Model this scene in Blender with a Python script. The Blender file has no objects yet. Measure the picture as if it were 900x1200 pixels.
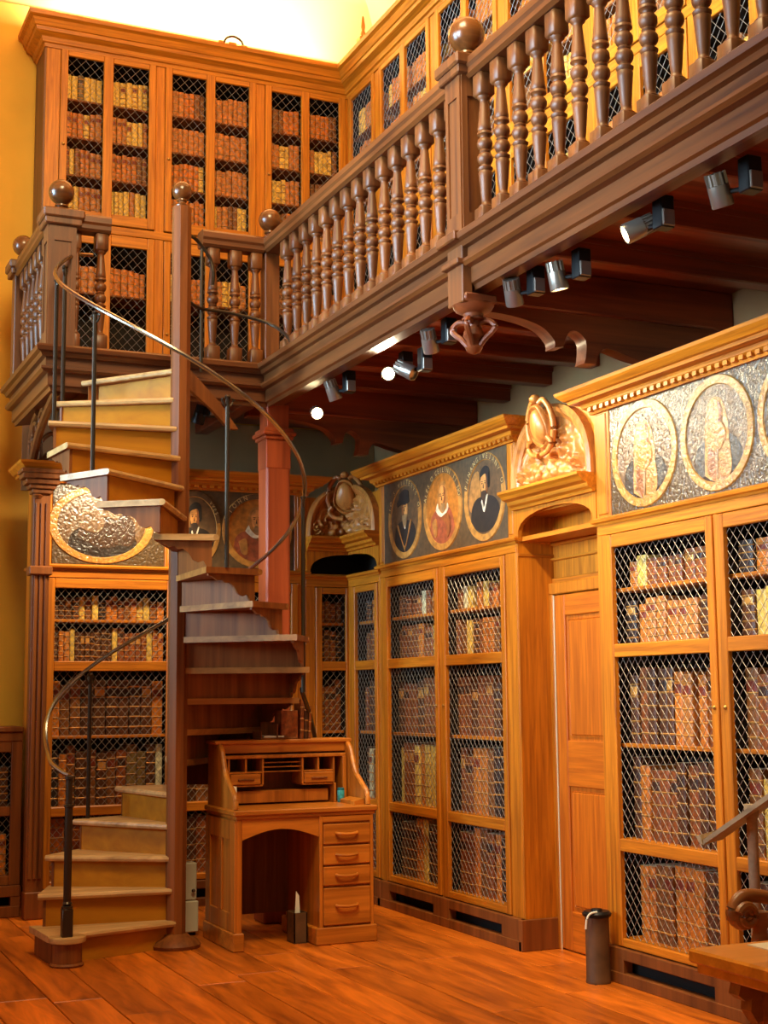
import bpy, bmesh, math, random
from mathutils import Vector, Matrix
random.seed(7)
PI = math.pi
scene = bpy.context.scene
COL = scene.collection

# ---------------------------------------------------------------- camera
F_PX = 1654.1
YAW, PITCH, ROLL, CAM_H = 0.42166, 0.12876, -0.009376, 1.40
fw = Vector((math.sin(YAW) * math.cos(PITCH), math.cos(YAW) * math.cos(PITCH), math.sin(PITCH)))
rt = Vector((math.cos(YAW), -math.sin(YAW), 0))
up = rt.cross(fw)
r2 = math.cos(ROLL) * rt + math.sin(ROLL) * up
u2 = -math.sin(ROLL) * rt + math.cos(ROLL) * up
cam_d = bpy.data.cameras.new('camera')
cam = bpy.data.objects.new('camera', cam_d)
COL.objects.link(cam)
cam.matrix_world = Matrix(((r2.x, u2.x, -fw.x, 0), (r2.y, u2.y, -fw.y, 0), (r2.z, u2.z, -fw.z, CAM_H), (0, 0, 0, 1)))
cam_d.sensor_fit = 'VERTICAL'
cam_d.sensor_height = 36.0
cam_d.sensor_width = 27.0
cam_d.lens = F_PX / 1200 * 36
cam_d.clip_start = 0.05
scene.camera = cam

# ---------------------------------------------------------------- world, lights, exposure
scene.view_settings.view_transform = 'Standard'
scene.view_settings.look = 'None'
scene.view_settings.gamma = 1
scene.view_settings.use_curve_mapping = False
scene.view_settings.exposure = 0.08
world = bpy.data.worlds.new('room_light')
scene.world = world
world.use_nodes = True
wb = world.node_tree.nodes['Background']
wb.inputs[0].default_value = (1.0, 0.78, 0.46, 1)
wb.inputs[1].default_value = 0.20


def area(name, loc, target, size, power, color, sy=None):
    d = bpy.data.lights.new(name, 'AREA')
    d.energy = power
    d.color = color
    d.size = size
    if sy:
        d.shape = 'RECTANGLE'
        d.size_y = sy
    o = bpy.data.objects.new(name, d)
    COL.objects.link(o)
    o.location = loc
    o.rotation_euler = (Vector(target) - Vector(loc)).to_track_quat('-Z', 'Y').to_euler()
    return o


area('window_daylight', (-3.85, 8.0, 3.9), (2.6, 7.4, 4.0), 2.4, 170, (0.42, 0.74, 1.0), 3.2).data.spread = math.radians(60)
area('window_daylight_near', (-3.85, 4.2, 3.9), (2.9, 5.2, 4.0), 2.4, 105, (0.60, 0.82, 1.0), 3.2).data.spread = math.radians(48)
area('overhead_warm_fill', (1.3, 4.6, 6.7), (2.6, 8.0, 1.8), 1.5, 260, (1.0, 0.79, 0.42))  # added warm overhead fill for the whole room, no fixture behind it
area('cove_light_back', (3.0, 10.13, 6.46), (3.0, 10.28, 8.0), 2.3, 150, (0.60, 0.82, 1.0), 0.12)
area('cove_light_right', (4.36, 7.0, 6.46), (4.55, 7.0, 8.0), 0.12, 230, (0.60, 0.82, 1.0), 5.6)


# ---------------------------------------------------------------- colour and materials
def lin(c):
    return tuple(((v / 255) / 12.92 if v / 255 <= 0.04045 else ((v / 255 + 0.055) / 1.055) ** 2.4) for v in c) + (1.0,)


MATS = {}


def new_mat(name):
    m = bpy.data.materials.new(name)
    m.use_nodes = True
    nt = m.node_tree
    return m, nt, nt.nodes['Principled BSDF']


def wood(name, dark, light, axis='z', scale=20.0, rough=0.42, vary=0.22, bump=0.12, spec=0.4, stretch=0.045):
    m, nt, b = new_mat(name)
    N, L = nt.nodes, nt.links
    tc = N.new('ShaderNodeTexCoord')
    mp = N.new('ShaderNodeMapping')
    s = [scale * 2.2] * 3
    s['xyz'.index(axis)] = scale * 2.2 * stretch
    mp.inputs['Scale'].default_value = s
    oi = N.new('ShaderNodeObjectInfo')
    off = N.new('ShaderNodeVectorMath')
    off.operation = 'ADD'
    mul = N.new('ShaderNodeMath')
    mul.operation = 'MULTIPLY'
    mul.inputs[1].default_value = 37.0
    L.new(oi.outputs['Random'], mul.inputs[0])
    L.new(tc.outputs['Object'], off.inputs[0])
    L.new(mul.outputs[0], off.inputs[1])
    L.new(off.outputs[0], mp.inputs['Vector'])
    n1 = N.new('ShaderNodeTexNoise')
    n1.inputs['Scale'].default_value = 1.0
    n1.inputs['Detail'].default_value = 5
    n1.inputs['Roughness'].default_value = 0.62
    n1.inputs['Distortion'].default_value = 0.6
    L.new(mp.outputs[0], n1.inputs['Vector'])
    r = N.new('ShaderNodeValToRGB')
    r.color_ramp.elements[0].position = 0.24
    r.color_ramp.elements[0].color = lin(dark)
    r.color_ramp.elements[1].position = 0.66
    r.color_ramp.elements[1].color = lin(light)
    L.new(n1.outputs['Fac'], r.inputs['Fac'])
    hsv = N.new('ShaderNodeHueSaturation')
    mr = N.new('ShaderNodeMapRange')
    mr.inputs['To Min'].default_value = 1 - vary
    mr.inputs['To Max'].default_value = 1 + vary
    L.new(oi.outputs['Random'], mr.inputs['Value'])
    L.new(mr.outputs[0], hsv.inputs['Value'])
    L.new(r.outputs[0], hsv.inputs['Color'])
    L.new(hsv.outputs[0], b.inputs['Base Color'])
    b.inputs['Roughness'].default_value = rough
    b.inputs['Specular IOR Level'].default_value = spec
    bp = N.new('ShaderNodeBump')
    bp.inputs['Strength'].default_value = bump
    bp.inputs['Distance'].default_value = 0.01
    L.new(n1.outputs['Fac'], bp.inputs['Height'])
    L.new(bp.outputs[0], b.inputs['Normal'])
    MATS[name] = m
    return m


def plain(name, c, rough=0.6, metal=0.0, spec=0.4, noise=0.0, nscale=20, bump=0.0, vary=0.0, emit=None, estr=0.0):
    m, nt, b = new_mat(name)
    N, L = nt.nodes, nt.links
    b.inputs['Base Color'].default_value = lin(c)
    b.inputs['Roughness'].default_value = rough
    b.inputs['Metallic'].default_value = metal
    b.inputs['Specular IOR Level'].default_value = spec
    if noise or bump:
        tc = N.new('ShaderNodeTexCoord')
        n1 = N.new('ShaderNodeTexNoise')
        n1.inputs['Scale'].default_value = nscale
        n1.inputs['Detail'].default_value = 5
        L.new(tc.outputs['Object'], n1.inputs['Vector'])
    if noise:
        r = N.new('ShaderNodeValToRGB')
        r.color_ramp.elements[0].position = 0.3
        r.color_ramp.elements[1].position = 0.7
        r.color_ramp.elements[0].color = lin([max(0, v * (1 - noise)) for v in c])
        r.color_ramp.elements[1].color = lin([min(255, v * (1 + noise * 0.6)) for v in c])
        L.new(n1.outputs['Fac'], r.inputs['Fac'])
        src = r.outputs[0]
        if vary:
            oi = N.new('ShaderNodeObjectInfo')
            hsv = N.new('ShaderNodeHueSaturation')
            mr = N.new('ShaderNodeMapRange')
            mr.inputs['To Min'].default_value = 1 - vary
            mr.inputs['To Max'].default_value = 1 + vary
            L.new(oi.outputs['Random'], mr.inputs['Value'])
            L.new(mr.outputs[0], hsv.inputs['Value'])
            L.new(src, hsv.inputs['Color'])
            src = hsv.outputs[0]
        L.new(src, b.inputs['Base Color'])
    if bump:
        bp = N.new('ShaderNodeBump')
        bp.inputs['Strength'].default_value = bump
        bp.inputs['Distance'].default_value = 0.01
        L.new(n1.outputs['Fac'], bp.inputs['Height'])
        L.new(bp.outputs[0], b.inputs['Normal'])
    if emit:
        b.inputs['Emission Color'].default_value = lin(emit)
        b.inputs['Emission Strength'].default_value = estr
    MATS[name] = m
    return m


OAK_V = wood('golden_oak_upright', (134, 68, 7), (204, 118, 20), 'z', vary=0.10)
OAK_H = wood('golden_oak_level', (134, 68, 7), (204, 118, 20), 'x', vary=0.10)
OAKY = wood('golden_oak_depth', (134, 68, 7), (204, 118, 20), 'y', vary=0.10)
DOOR_V = wood('door_oak_upright', (146, 66, 6), (204, 106, 16), 'z', vary=0.05)
DOOR_H = wood('door_oak_level', (146, 66, 6), (204, 106, 16), 'x', vary=0.05)
UOAK_V = wood('upper_oak_upright', (144, 76, 7), (210, 128, 24), 'z', vary=0.08)
UOAK_H = wood('upper_oak_level', (144, 76, 7), (210, 128, 24), 'x', vary=0.08)
CARV = wood('carved_oak', (132, 70, 22), (206, 130, 58), 'z', 14, rough=0.36, vary=0.05)
DARK_V = wood('gallery_wood_upright', (62, 28, 9), (124, 70, 28), 'z', 8, rough=0.44, vary=0.12, spec=0.5)
DARK_X = wood('gallery_wood_level', (56, 25, 8), (116, 64, 26), 'x', 8, rough=0.42, vary=0.10, spec=0.5)
DARK_Y = wood('gallery_wood_along', (56, 25, 8), (116, 64, 26), 'y', 8, rough=0.36, vary=0.10, spec=0.55)
RED_V = wood('red_wood_upright', (112, 42, 18), (166, 76, 38), 'z', 7, rough=0.4, vary=0.05)
REDDK = wood('bracket_wood', (76, 30, 11), (132, 64, 28), 'x', 7, rough=0.42, vary=0.05)
JOIST = wood('joist_wood', (78, 26, 10), (146, 62, 26), 'x', 7, rough=0.42, vary=0.12)
DESK_V = wood('desk_wood_upright', (126, 64, 12), (200, 116, 34), 'z', 8, rough=0.35, vary=0.06)
DESK_H = wood('desk_wood_level', (128, 66, 12), (204, 120, 36), 'x', 8, rough=0.33, vary=0.08)
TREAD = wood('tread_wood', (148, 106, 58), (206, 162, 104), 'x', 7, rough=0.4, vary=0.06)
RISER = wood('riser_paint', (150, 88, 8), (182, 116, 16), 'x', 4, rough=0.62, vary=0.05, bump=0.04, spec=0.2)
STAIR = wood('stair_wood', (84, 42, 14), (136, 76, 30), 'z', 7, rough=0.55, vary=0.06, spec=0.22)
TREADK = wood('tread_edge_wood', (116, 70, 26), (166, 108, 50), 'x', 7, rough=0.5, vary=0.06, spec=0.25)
FLOOR = wood('floor_wood', (104, 42, 6), (216, 112, 26), 'y', 5, rough=0.34, vary=0.20, bump=0.18, stretch=0.12)
YELLOW = plain('yellow_wall_paint', (232, 176, 62), 0.75, noise=0.05, nscale=2)
PLASTER = plain('grey_plaster', (176, 138, 92), 0.85, noise=0.06, nscale=3)
COVE = plain('cove_paint', (238, 160, 80), 0.8, noise=0.03, nscale=1.2)
DARKGAP = plain('dark_recess', (24, 14, 8), 0.9)
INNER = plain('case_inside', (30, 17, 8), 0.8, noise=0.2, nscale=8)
IRON = plain('dark_iron', (66, 54, 42), 0.38, metal=0.75, spec=0.5)
STEEL = plain('polished_steel', (160, 152, 138), 0.24, metal=1.0)
WIRE = plain('brass_wire', (150, 140, 126), 0.45, metal=0.6, spec=0.45)
BLACK = plain('black_metal', (20, 18, 18), 0.4, metal=0.3)
SILVER = plain('lamp_silver', (150, 140, 128), 0.3, metal=0.8)
BRASS = plain('old_brass', (176, 128, 60), 0.35, metal=0.8)
BULB = plain('lamp_lens', (255, 240, 210), 0.3, emit=(255, 226, 170), estr=45)
BALL = wood('ball_wood', (62, 32, 12), (122, 70, 30), 'x', 7, rough=0.24, vary=0.08, spec=0.6)
PAPER = plain('white_paper', (232, 226, 206), 0.7)
CREAM = plain('cream_paint', (226, 214, 186), 0.5)
TEAL = plain('teal_tin', (54, 150, 160), 0.4, noise=0.25, nscale=60)
TABLE = wood('table_oak', (186, 110, 24), (236, 156, 48), 'x', 7, rough=0.28, vary=0.03)
CHAIR = wood('chair_oak', (112, 60, 20), (172, 102, 42), 'x', 8, rough=0.35, vary=0.05)
GREYWOOD = wood('grey_oak', (128, 104, 76), (176, 150, 114), 'x', 7, rough=0.45, vary=0.05)
LEATHERBIN = plain('brown_leather', (96, 64, 36), 0.55, noise=0.2, nscale=10)

BOOKC = {'b': (86, 47, 20), 'm': (124, 72, 28), 'r': (134, 68, 24), 'o': (196, 110, 30), 't': (190, 116, 48),
         'y': (226, 176, 78), 'k': (48, 30, 20), 'w': (226, 206, 160), 'g': (118, 92, 44)}
BOOKN = {'b': 'dark brown', 'm': 'brown', 'r': 'red-brown', 'o': 'orange-tan', 't': 'tan', 'y': 'yellow vellum',
         'k': 'blackish', 'w': 'cream vellum', 'g': 'olive-brown'}
BMAT = {k: plain('leather_' + BOOKN[k].replace(' ', '_').replace('-', '_'), v, 0.45, noise=0.3, nscale=38, bump=0.15,
                 vary=0.12) for k, v in BOOKC.items()}
GILT = plain('gilt_tooling', (214, 150, 70), 0.35, metal=0.35)
WORN = plain('worn_leather_ridge', (176, 124, 60), 0.5, noise=0.25, nscale=40)
LABELR = plain('red_title_leather', (124, 46, 20), 0.45, noise=0.2, nscale=90)
LABELD = plain('dark_title_leather', (58, 34, 20), 0.45, noise=0.3, nscale=90)


# ---------------------------------------------------------------- mesh helpers
class MB:
    def __init__(self):
        self.v, self.f, self.m, self.s = [], [], [], []

    def add(self, vs, fs, m=0, s=False):
        o = len(self.v)
        self.v += [tuple(p) for p in vs]
        for q in fs:
            self.f.append(tuple(i + o for i in q))
            self.m.append(m)
            self.s.append(s)
        return self

    def box(self, x0, x1, y0, y1, z0, z1, m=0):
        vs = [(x, y, z) for z in (z0, z1) for y in (y0, y1) for x in (x0, x1)]
        return self.add(vs, [(0, 2, 3, 1), (4, 5, 7, 6), (0, 1, 5, 4), (2, 6, 7, 3), (0, 4, 6, 2), (1, 3, 7, 5)], m)

    def cbox(self, x0, x1, y0, y1, z0, z1, c=0.004, m=0):
        """box with chamfered edges"""
        vs, idx = [], {}
        X, Y, Z = (x0, x1), (y0, y1), (z0, z1)
        sg = (1, -1)
        for i in (0, 1):
            for j in (0, 1):
                for k in (0, 1):
                    px, py, pz = X[i], Y[j], Z[k]
                    idx[i, j, k] = len(vs)
                    vs += [(px, py + sg[j] * c, pz + sg[k] * c), (px + sg[i] * c, py, pz + sg[k] * c),
                           (px + sg[i] * c, py + sg[j] * c, pz)]
        fs = []
        for i in (0, 1):
            fs.append([idx[i, 0, 0], idx[i, 1, 0], idx[i, 1, 1], idx[i, 0, 1]])
        for j in (0, 1):
            fs.append([idx[0, j, 0] + 1, idx[1, j, 0] + 1, idx[1, j, 1] + 1, idx[0, j, 1] + 1])
        for k in (0, 1):
            fs.append([idx[0, 0, k] + 2, idx[1, 0, k] + 2, idx[1, 1, k] + 2, idx[0, 1, k] + 2])
        for j in (0, 1):
            for k in (0, 1):
                a, b = idx[0, j, k], idx[1, j, k]
                fs.append([a + 1, b + 1, b + 2, a + 2])
        for i in (0, 1):
            for k in (0, 1):
                a, b = idx[i, 0, k], idx[i, 1, k]
                fs.append([a, b, b + 2, a + 2])
        for i in (0, 1):
            for j in (0, 1):
                a, b = idx[i, j, 0], idx[i, j, 1]
                fs.append([a, b, b + 1, a + 1])
        for q in idx.values():
            fs.append([q, q + 1, q + 2])
        return self.add(vs, fs, m)

    def prism(self, poly, a0, a1, axis='y', m=0, s=False):
        """polygon extruded along axis; poly gives the two other coordinates in order"""
        n = len(poly)
        vs = []
        for a in (a0, a1):
            for p, q in poly:
                vs.append({'x': (a, p, q), 'y': (p, a, q), 'z': (p, q, a)}[axis])
        self.add(vs, [tuple(range(n - 1, -1, -1)), tuple(range(n, 2 * n))], m)
        o = len(self.v) - 2 * n
        for i in range(n):
            j = (i + 1) % n
            self.f.append((o + i, o + j, o + n + j, o + n + i))
            self.m.append(m)
            self.s.append(s)
        return self

    def lathe(self, prof, c=(0, 0, 0), seg=14, m=0, s=True, axis='z', cap=True):
        vs, fs = [], []
        for r, z in prof:
            for k in range(seg):
                a = 2 * PI * k / seg
                p = (r * math.cos(a), r * math.sin(a), z)
                if axis == 'x':
                    p = (p[2], p[0], p[1])
                elif axis == 'y':
                    p = (p[0], p[2], p[1])
                vs.append((p[0] + c[0], p[1] + c[1], p[2] + c[2]))
        for i in range(len(prof) - 1):
            for k in range(seg):
                k2 = (k + 1) % seg
                fs.append((i * seg + k, i * seg + k2, (i + 1) * seg + k2, (i + 1) * seg + k))
        self.add(vs, fs, m, s)
        if cap:
            o = len(self.v) - len(vs)
            self.f.append(tuple(o + k for k in range(seg - 1, -1, -1)))
            self.f.append(tuple(o + (len(prof) - 1) * seg + k for k in range(seg)))
            self.m += [m, m]
            self.s += [False, False]
        return self

    def tube(self, path, r, seg=8, m=0, s=True, flat=None):
        P = [Vector(p) for p in path]
        n = len(P)
        rr = r if isinstance(r, (list, tuple)) else [r] * n
        vs, fs = [], []
        ref = Vector((0, 0, 1))
        for i in range(n):
            t = (P[min(i + 1, n - 1)] - P[max(i - 1, 0)]).normalized()
            if abs(t.dot(ref)) > 0.95:
                a = Vector((1, 0, 0))
            else:
                a = ref
            e1 = t.cross(a).normalized()
            e2 = t.cross(e1).normalized()
            for k in range(seg):
                w = 2 * PI * k / seg
                vs.append(P[i] + rr[i] * (math.cos(w) * e1 + (flat or 1) * math.sin(w) * e2))
        for i in range(n - 1):
            for k in range(seg):
                k2 = (k + 1) % seg
                fs.append((i * seg + k, i * seg + k2, (i + 1) * seg + k2, (i + 1) * seg + k))
        self.add(vs, fs, m, s)
        o = len(self.v) - len(vs)
        self.f.append(tuple(o + k for k in range(seg - 1, -1, -1)))
        self.f.append(tuple(o + (n - 1) * seg + k for k in range(seg)))
        self.m += [m, m]
        self.s += [False, False]
        return self

    def sweep(self, path, prof, i0=0, i1=None, m=0):
        """closed profile (outward d, z) swept along a level path, mitred; outward is the right hand side"""
        n = len(path)
        if i1 is None:
            i1 = n - 1
        P = [Vector((p[0], p[1])) for p in path]
        nr = []
        for i in range(n - 1):
            t = (P[i + 1] - P[i]).normalized()
            nr.append(Vector((t.y, -t.x)))
        vs, fs = [], []
        k = len(prof)
        for i in range(i0, i1 + 1):
            if i == 0:
                w = nr[0]
            elif i == n - 1:
                w = nr[-1]
            else:
                w = nr[i - 1] + nr[i]
                w = w / max(1e-6, w.dot(nr[i]))
            for d, z in prof:
                vs.append((P[i].x + w.x * d, P[i].y + w.y * d, z))
        c = i1 - i0 + 1
        for i in range(c - 1):
            for j in range(k):
                j2 = (j + 1) % k
                fs.append((i * k + j, i * k + j2, (i + 1) * k + j2, (i + 1) * k + j))
        fs.append(tuple(range(k)))
        fs.append(tuple((c - 1) * k + j for j in range(k - 1, -1, -1)))
        return self.add(vs, fs, m)

    def grid(self, pts, nu, nv, m=0, s=True):
        fs = []
        for j in range(nv - 1):
            for i in range(nu - 1):
                fs.append((j * nu + i, j * nu + i + 1, (j + 1) * nu + i + 1, (j + 1) * nu + i))
        return self.add(pts, fs, m, s)

    def mesh(self, name, mats, recalc=True, angle=None):
        me = bpy.data.meshes.new(name)
        me.from_pydata(self.v, [], self.f)
        if not isinstance(mats, (list, tuple)):
            mats = [mats]
        for mm in mats:
            me.materials.append(mm)
        me.polygons.foreach_set('material_index', self.m)
        me.polygons.foreach_set('use_smooth', self.s)
        if recalc:
            bm = bmesh.new()
            bm.from_mesh(me)
            bmesh.ops.recalc_face_normals(bm, faces=bm.faces)
            bm.to_mesh(me)
            bm.free()
        if any(self.s):
            me.set_sharp_from_angle(angle=math.radians(angle or 38))
        me.update()
        return me

    def build(self, name, mats, parent=None, loc=None, rotz=0.0, recalc=True, angle=None):
        return link(name, self.mesh(name, mats, recalc, angle), parent, loc, rotz)


def link(name, me, parent=None, loc=None, rotz=0.0):
    o = bpy.data.objects.new(name, me)
    COL.objects.link(o)
    if parent is not None:
        o.parent = parent
    if loc is not None:
        o.location = loc
    if rotz:
        o.rotation_euler = (0, 0, rotz)
    return o


def tag(o, label=None, cat=None, group=None, kind=None):
    if label:
        o['label'] = label
    if cat:
        o['category'] = cat
    if group:
        o['group'] = group
    if kind:
        o['kind'] = kind
    return o


def thing(name, label, cat, loc=(0, 0, 0), rotz=0.0, group=None):
    o = bpy.data.objects.new(name, None)
    COL.objects.link(o)
    o.empty_display_size = 0.1
    o.location = loc
    o.rotation_euler = (0, 0, rotz)
    return tag(o, label, cat, group)


def spline(pts, n=8):
    """Catmull-Rom through pts"""
    P = [Vector(p) for p in pts]
    out = []
    for i in range(len(P) - 1):
        p0, p1, p2, p3 = P[max(i - 1, 0)], P[i], P[i + 1], P[min(i + 2, len(P) - 1)]
        for k in range(n):
            t = k / n
            out.append(0.5 * ((2 * p1) + (p2 - p0) * t + (2 * p0 - 5 * p1 + 4 * p2 - p3) * t * t
                              + (3 * p1 - p0 - 3 * p2 + p3) * t * t * t))
    out.append(P[-1])
    return out


# ================================================================ THE SETTING
# floor: sub-floor slab with loose planks as its pieces
fl = MB().box(-4.2, 4.6, 0.4, 10.4, -0.12, -0.030).build('floor', DARKGAP)
tag(fl, kind='structure')
xw = -1.6
while xw < 4.5:
    w = random.uniform(0.225, 0.275)
    y = 1.2 + random.uniform(-1.0, 0)
    while y < 10.3:
        ln = random.uniform(1.9, 3.6)
        y1 = min(y + ln, 10.36)
        dz = random.uniform(-0.0015, 0.0015)
        MB().cbox(0, w - 0.005, 0, y1 - y - 0.004, -0.03, 0, 0.003).build('plank', FLOOR, fl, (xw, y, dz))
        y = y1
    xw += w

wall = MB().box(-4.2, 4.75, 10.36, 10.5, -0.1, 6.62).build('wall_back', YELLOW)
tag(wall, kind='structure')
MB().box(-4.2, 1.44, 10.27, 10.36, 0, 6.62).build('pilaster_strip', YELLOW, wall)
MB().box(1.75, 4.55, 10.34, 10.36, 2.9, 3.5).build('plaster_band', PLASTER, wall)
wr = MB().box(4.56, 4.72, 0.5, 10.36, -0.1, 3.55).build('wall_right', PLASTER)
tag(wr, kind='structure')
MB().box(4.60, 4.72, 0.5, 10.36, 3.55, 6.62).build('upper_plaster', YELLOW, wr)
# left wall with the window the daylight comes through
wl = MB()
for (q0, q1) in ((0.5, 3.0), (5.4, 6.8), (9.2, 10.3)):
    wl.box(-4.1, -4.0, q0, q1, -0.1, 7.4)
for q0 in (3.0, 6.8):
    wl.box(-4.1, -4.0, q0, q0 + 2.4, -0.1, 1.8).box(-4.1, -4.0, q0, q0 + 2.4, 5.4, 7.4)
tag(wl.build('wall_left', YELLOW), kind='structure')
for nw_, q0 in (('window_1', 3.0), ('window_2', 6.8)):
    wf = MB()
    wf.box(-4.08, -4.02, q0, q0 + 0.08, 1.8, 5.4).box(-4.08, -4.02, q0 + 2.32, q0 + 2.4, 1.8, 5.4)
    wf.box(-4.08, -4.02, q0 + 0.08, q0 + 2.32, 1.8, 1.88).box(-4.08, -4.02, q0 + 0.08, q0 + 2.32, 5.32, 5.4)
    for k in (1, 2):
        wf.box(-4.07, -4.03, q0 + 0.8 * k - 0.02, q0 + 0.8 * k + 0.02, 1.88, 5.32)
    for k in (1, 2, 3):
        wf.box(-4.065, -4.035, q0 + 0.08, q0 + 2.32, 1.8 + 0.9 * k - 0.02, 1.8 + 0.9 * k + 0.02)
    tag(wf.build(nw_, CREAM), kind='structure')
# ceiling: cove springing behind the upper cornices, rising to a flat vault
cv = MB()
arc = [(0.0, 6.60)]
for k in range(0, 11):
    a = PI / 2 * k / 10
    arc.append((1.5 * (1 - math.cos(a)), 6.66 + 1.0 * math.sin(a)))
arc.append((9.0, 7.72))
pts, n = [], len(arc)
for x in (-4.2, 4.72 - 1.5, 4.72 - 1.0, 4.72 - 0.5, 4.72 - 0.2, 4.72):
    pass
# back cove and right cove meet in a mitre
vs, fs = [], []
for d, z in arc:
    vs.append((-4.2, 10.42 - d, z))
    vs.append((4.66 - d, 10.42 - d, z))
    vs.append((4.66 - d, 0.5, z))
for i in range(n - 1):
    fs.append((3 * i, 3 * i + 1, 3 * i + 4, 3 * i + 3))
    fs.append((3 * i + 1, 3 * i + 2, 3 * i + 5, 3 * i + 4))
cv.add(vs, fs, 0, True)
tag(cv.build('ceiling', COVE, recalc=False, angle=60), kind='structure')


# ================================================================ WIRE MESH, BOOKS, BOOKCASES
def wire_pane(x0, x1, z0, z1, pw=0.052, ph=0.060, r=0.0015):
    """diamond wire lattice in the plane y=0"""
    b = MB()
    W, H = x1 - x0, z1 - z0
    sl = ph / pw

    def wire(ax, az, bx, bz, y):
        d = Vector((bx - ax, bz - az))
        if d.length < 0.01:
            return
        nx, nz = -d.y / d.length * r, d.x / d.length * r
        vs = [(ax + nx, y, az + nz), (ax, y - r, az), (ax - nx, y, az - nz), (ax, y + r, az),
              (bx + nx, y, bz + nz), (bx, y - r, bz), (bx - nx, y, bz - nz), (bx, y + r, bz)]
        b.add(vs, [(0, 1, 5, 4), (1, 2, 6, 5), (2, 3, 7, 6), (3, 0, 4, 7)], 0, True)

    k0 = -int(H / ph) - 2
    k1 = int(W / pw) + 2
    for k in range(k0, k1):
        xs = k * pw + 0.02
        # rising line x = xs + t, z = t*sl
        ta, tb = max(0, -xs), min(W - xs, H / sl)
        if tb > ta:
            wire(x0 + xs + ta, z0 + ta * sl, x0 + xs + tb, z0 + tb * sl, -0.0015)
            wire(x1 - xs - ta, z0 + ta * sl, x1 - xs - tb, z0 + tb * sl, 0.0015)
    return b


def book_into(b, x, y, z, w, h, d, bands, tilt=0.0):
    """a book standing with its rounded spine to -y; material 0 leather, 1 ridges, 2 pages"""
    zs = [0.0]
    kind = [0]
    if bands:
        for k in range(bands):
            c = h * (k + 0.75) / (bands + 0.5)
            t = min(0.0045, h * 0.02)
            zs += [c - t * 1.4, c - t * 0.7, c + t * 0.7, c + t * 1.4]
            kind += [0, 1, 2, 1]
        zs.append(h)
        kind.append(0)
    else:
        zs.append(h)
        kind.append(0)
    prof = [(-0.5, 0.55), (-0.47, 0.22), (-0.3, 0.05), (0, 0.0), (0.3, 0.05), (0.47, 0.22), (0.5, 0.55)]
    bul = min(0.014, w * 0.32)
    vs = []
    for zz, kd in zip(zs, kind):
        out = 0.0035 if kd == 2 else 0.0
        for px, py in prof:
            vs.append((px * (w + out), py * bul * 1.8 - out, zz))
    nP = len(prof)
    fs, ms = [], []
    for i in range(len(zs) - 1):
        for j in range(nP - 1):
            fs.append((i * nP + j, i * nP + j + 1, (i + 1) * nP + j + 1, (i + 1) * nP + j))
            ms.append(1 if (kind[i] == 1 and kind[i + 1] == 2) or (kind[i] == 2 or kind[i + 1] == 2) else 0)
    n0 = len(vs)
    vs += [(-w / 2, d, 0), (w / 2, d, 0), (-w / 2, d, h), (w / 2, d, h)]
    last = (len(zs) - 1) * nP
    fs.append((0, n0, n0 + 2, last)); ms.append(0)
    fs.append((nP - 1, last + nP - 1, n0 + 3, n0 + 1)); ms.append(0)
    fs.append((n0, n0 + 1, n0 + 3, n0 + 2)); ms.append(0)
    fs.append(tuple(range(last, last + nP)) + (n0 + 3, n0 + 2)); ms.append(2)
    fs.append(tuple(range(nP - 1, -1, -1)) + (n0, n0 + 1)); ms.append(0)
    o = len(b.v)
    ct, st = math.cos(tilt), math.sin(tilt)
    for vx, vy, vz in vs:
        b.v.append((x + vx * ct + vz * st, y + vy, z + vz * ct - vx * st))
    for q, mm in zip(fs, ms):
        b.f.append(tuple(i + o for i in q))
        b.m.append(mm)
        b.s.append(False)


PAGES = plain('page_edges', (206, 184, 140), 0.8)
STUFF_BOOKS = {k: MB() for k in BOOKC}
ORD = ['1st', '2nd', '3rd', '4th', '5th', '6th', '7th', '8th', '9th', '10th', '11th', '12th', '13th', '14th', '15th',
       '16th', '17th', '18th', '19th', '20th', '21st', '22nd', '23rd', '24th']
N_BOOKS = [0]


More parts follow.
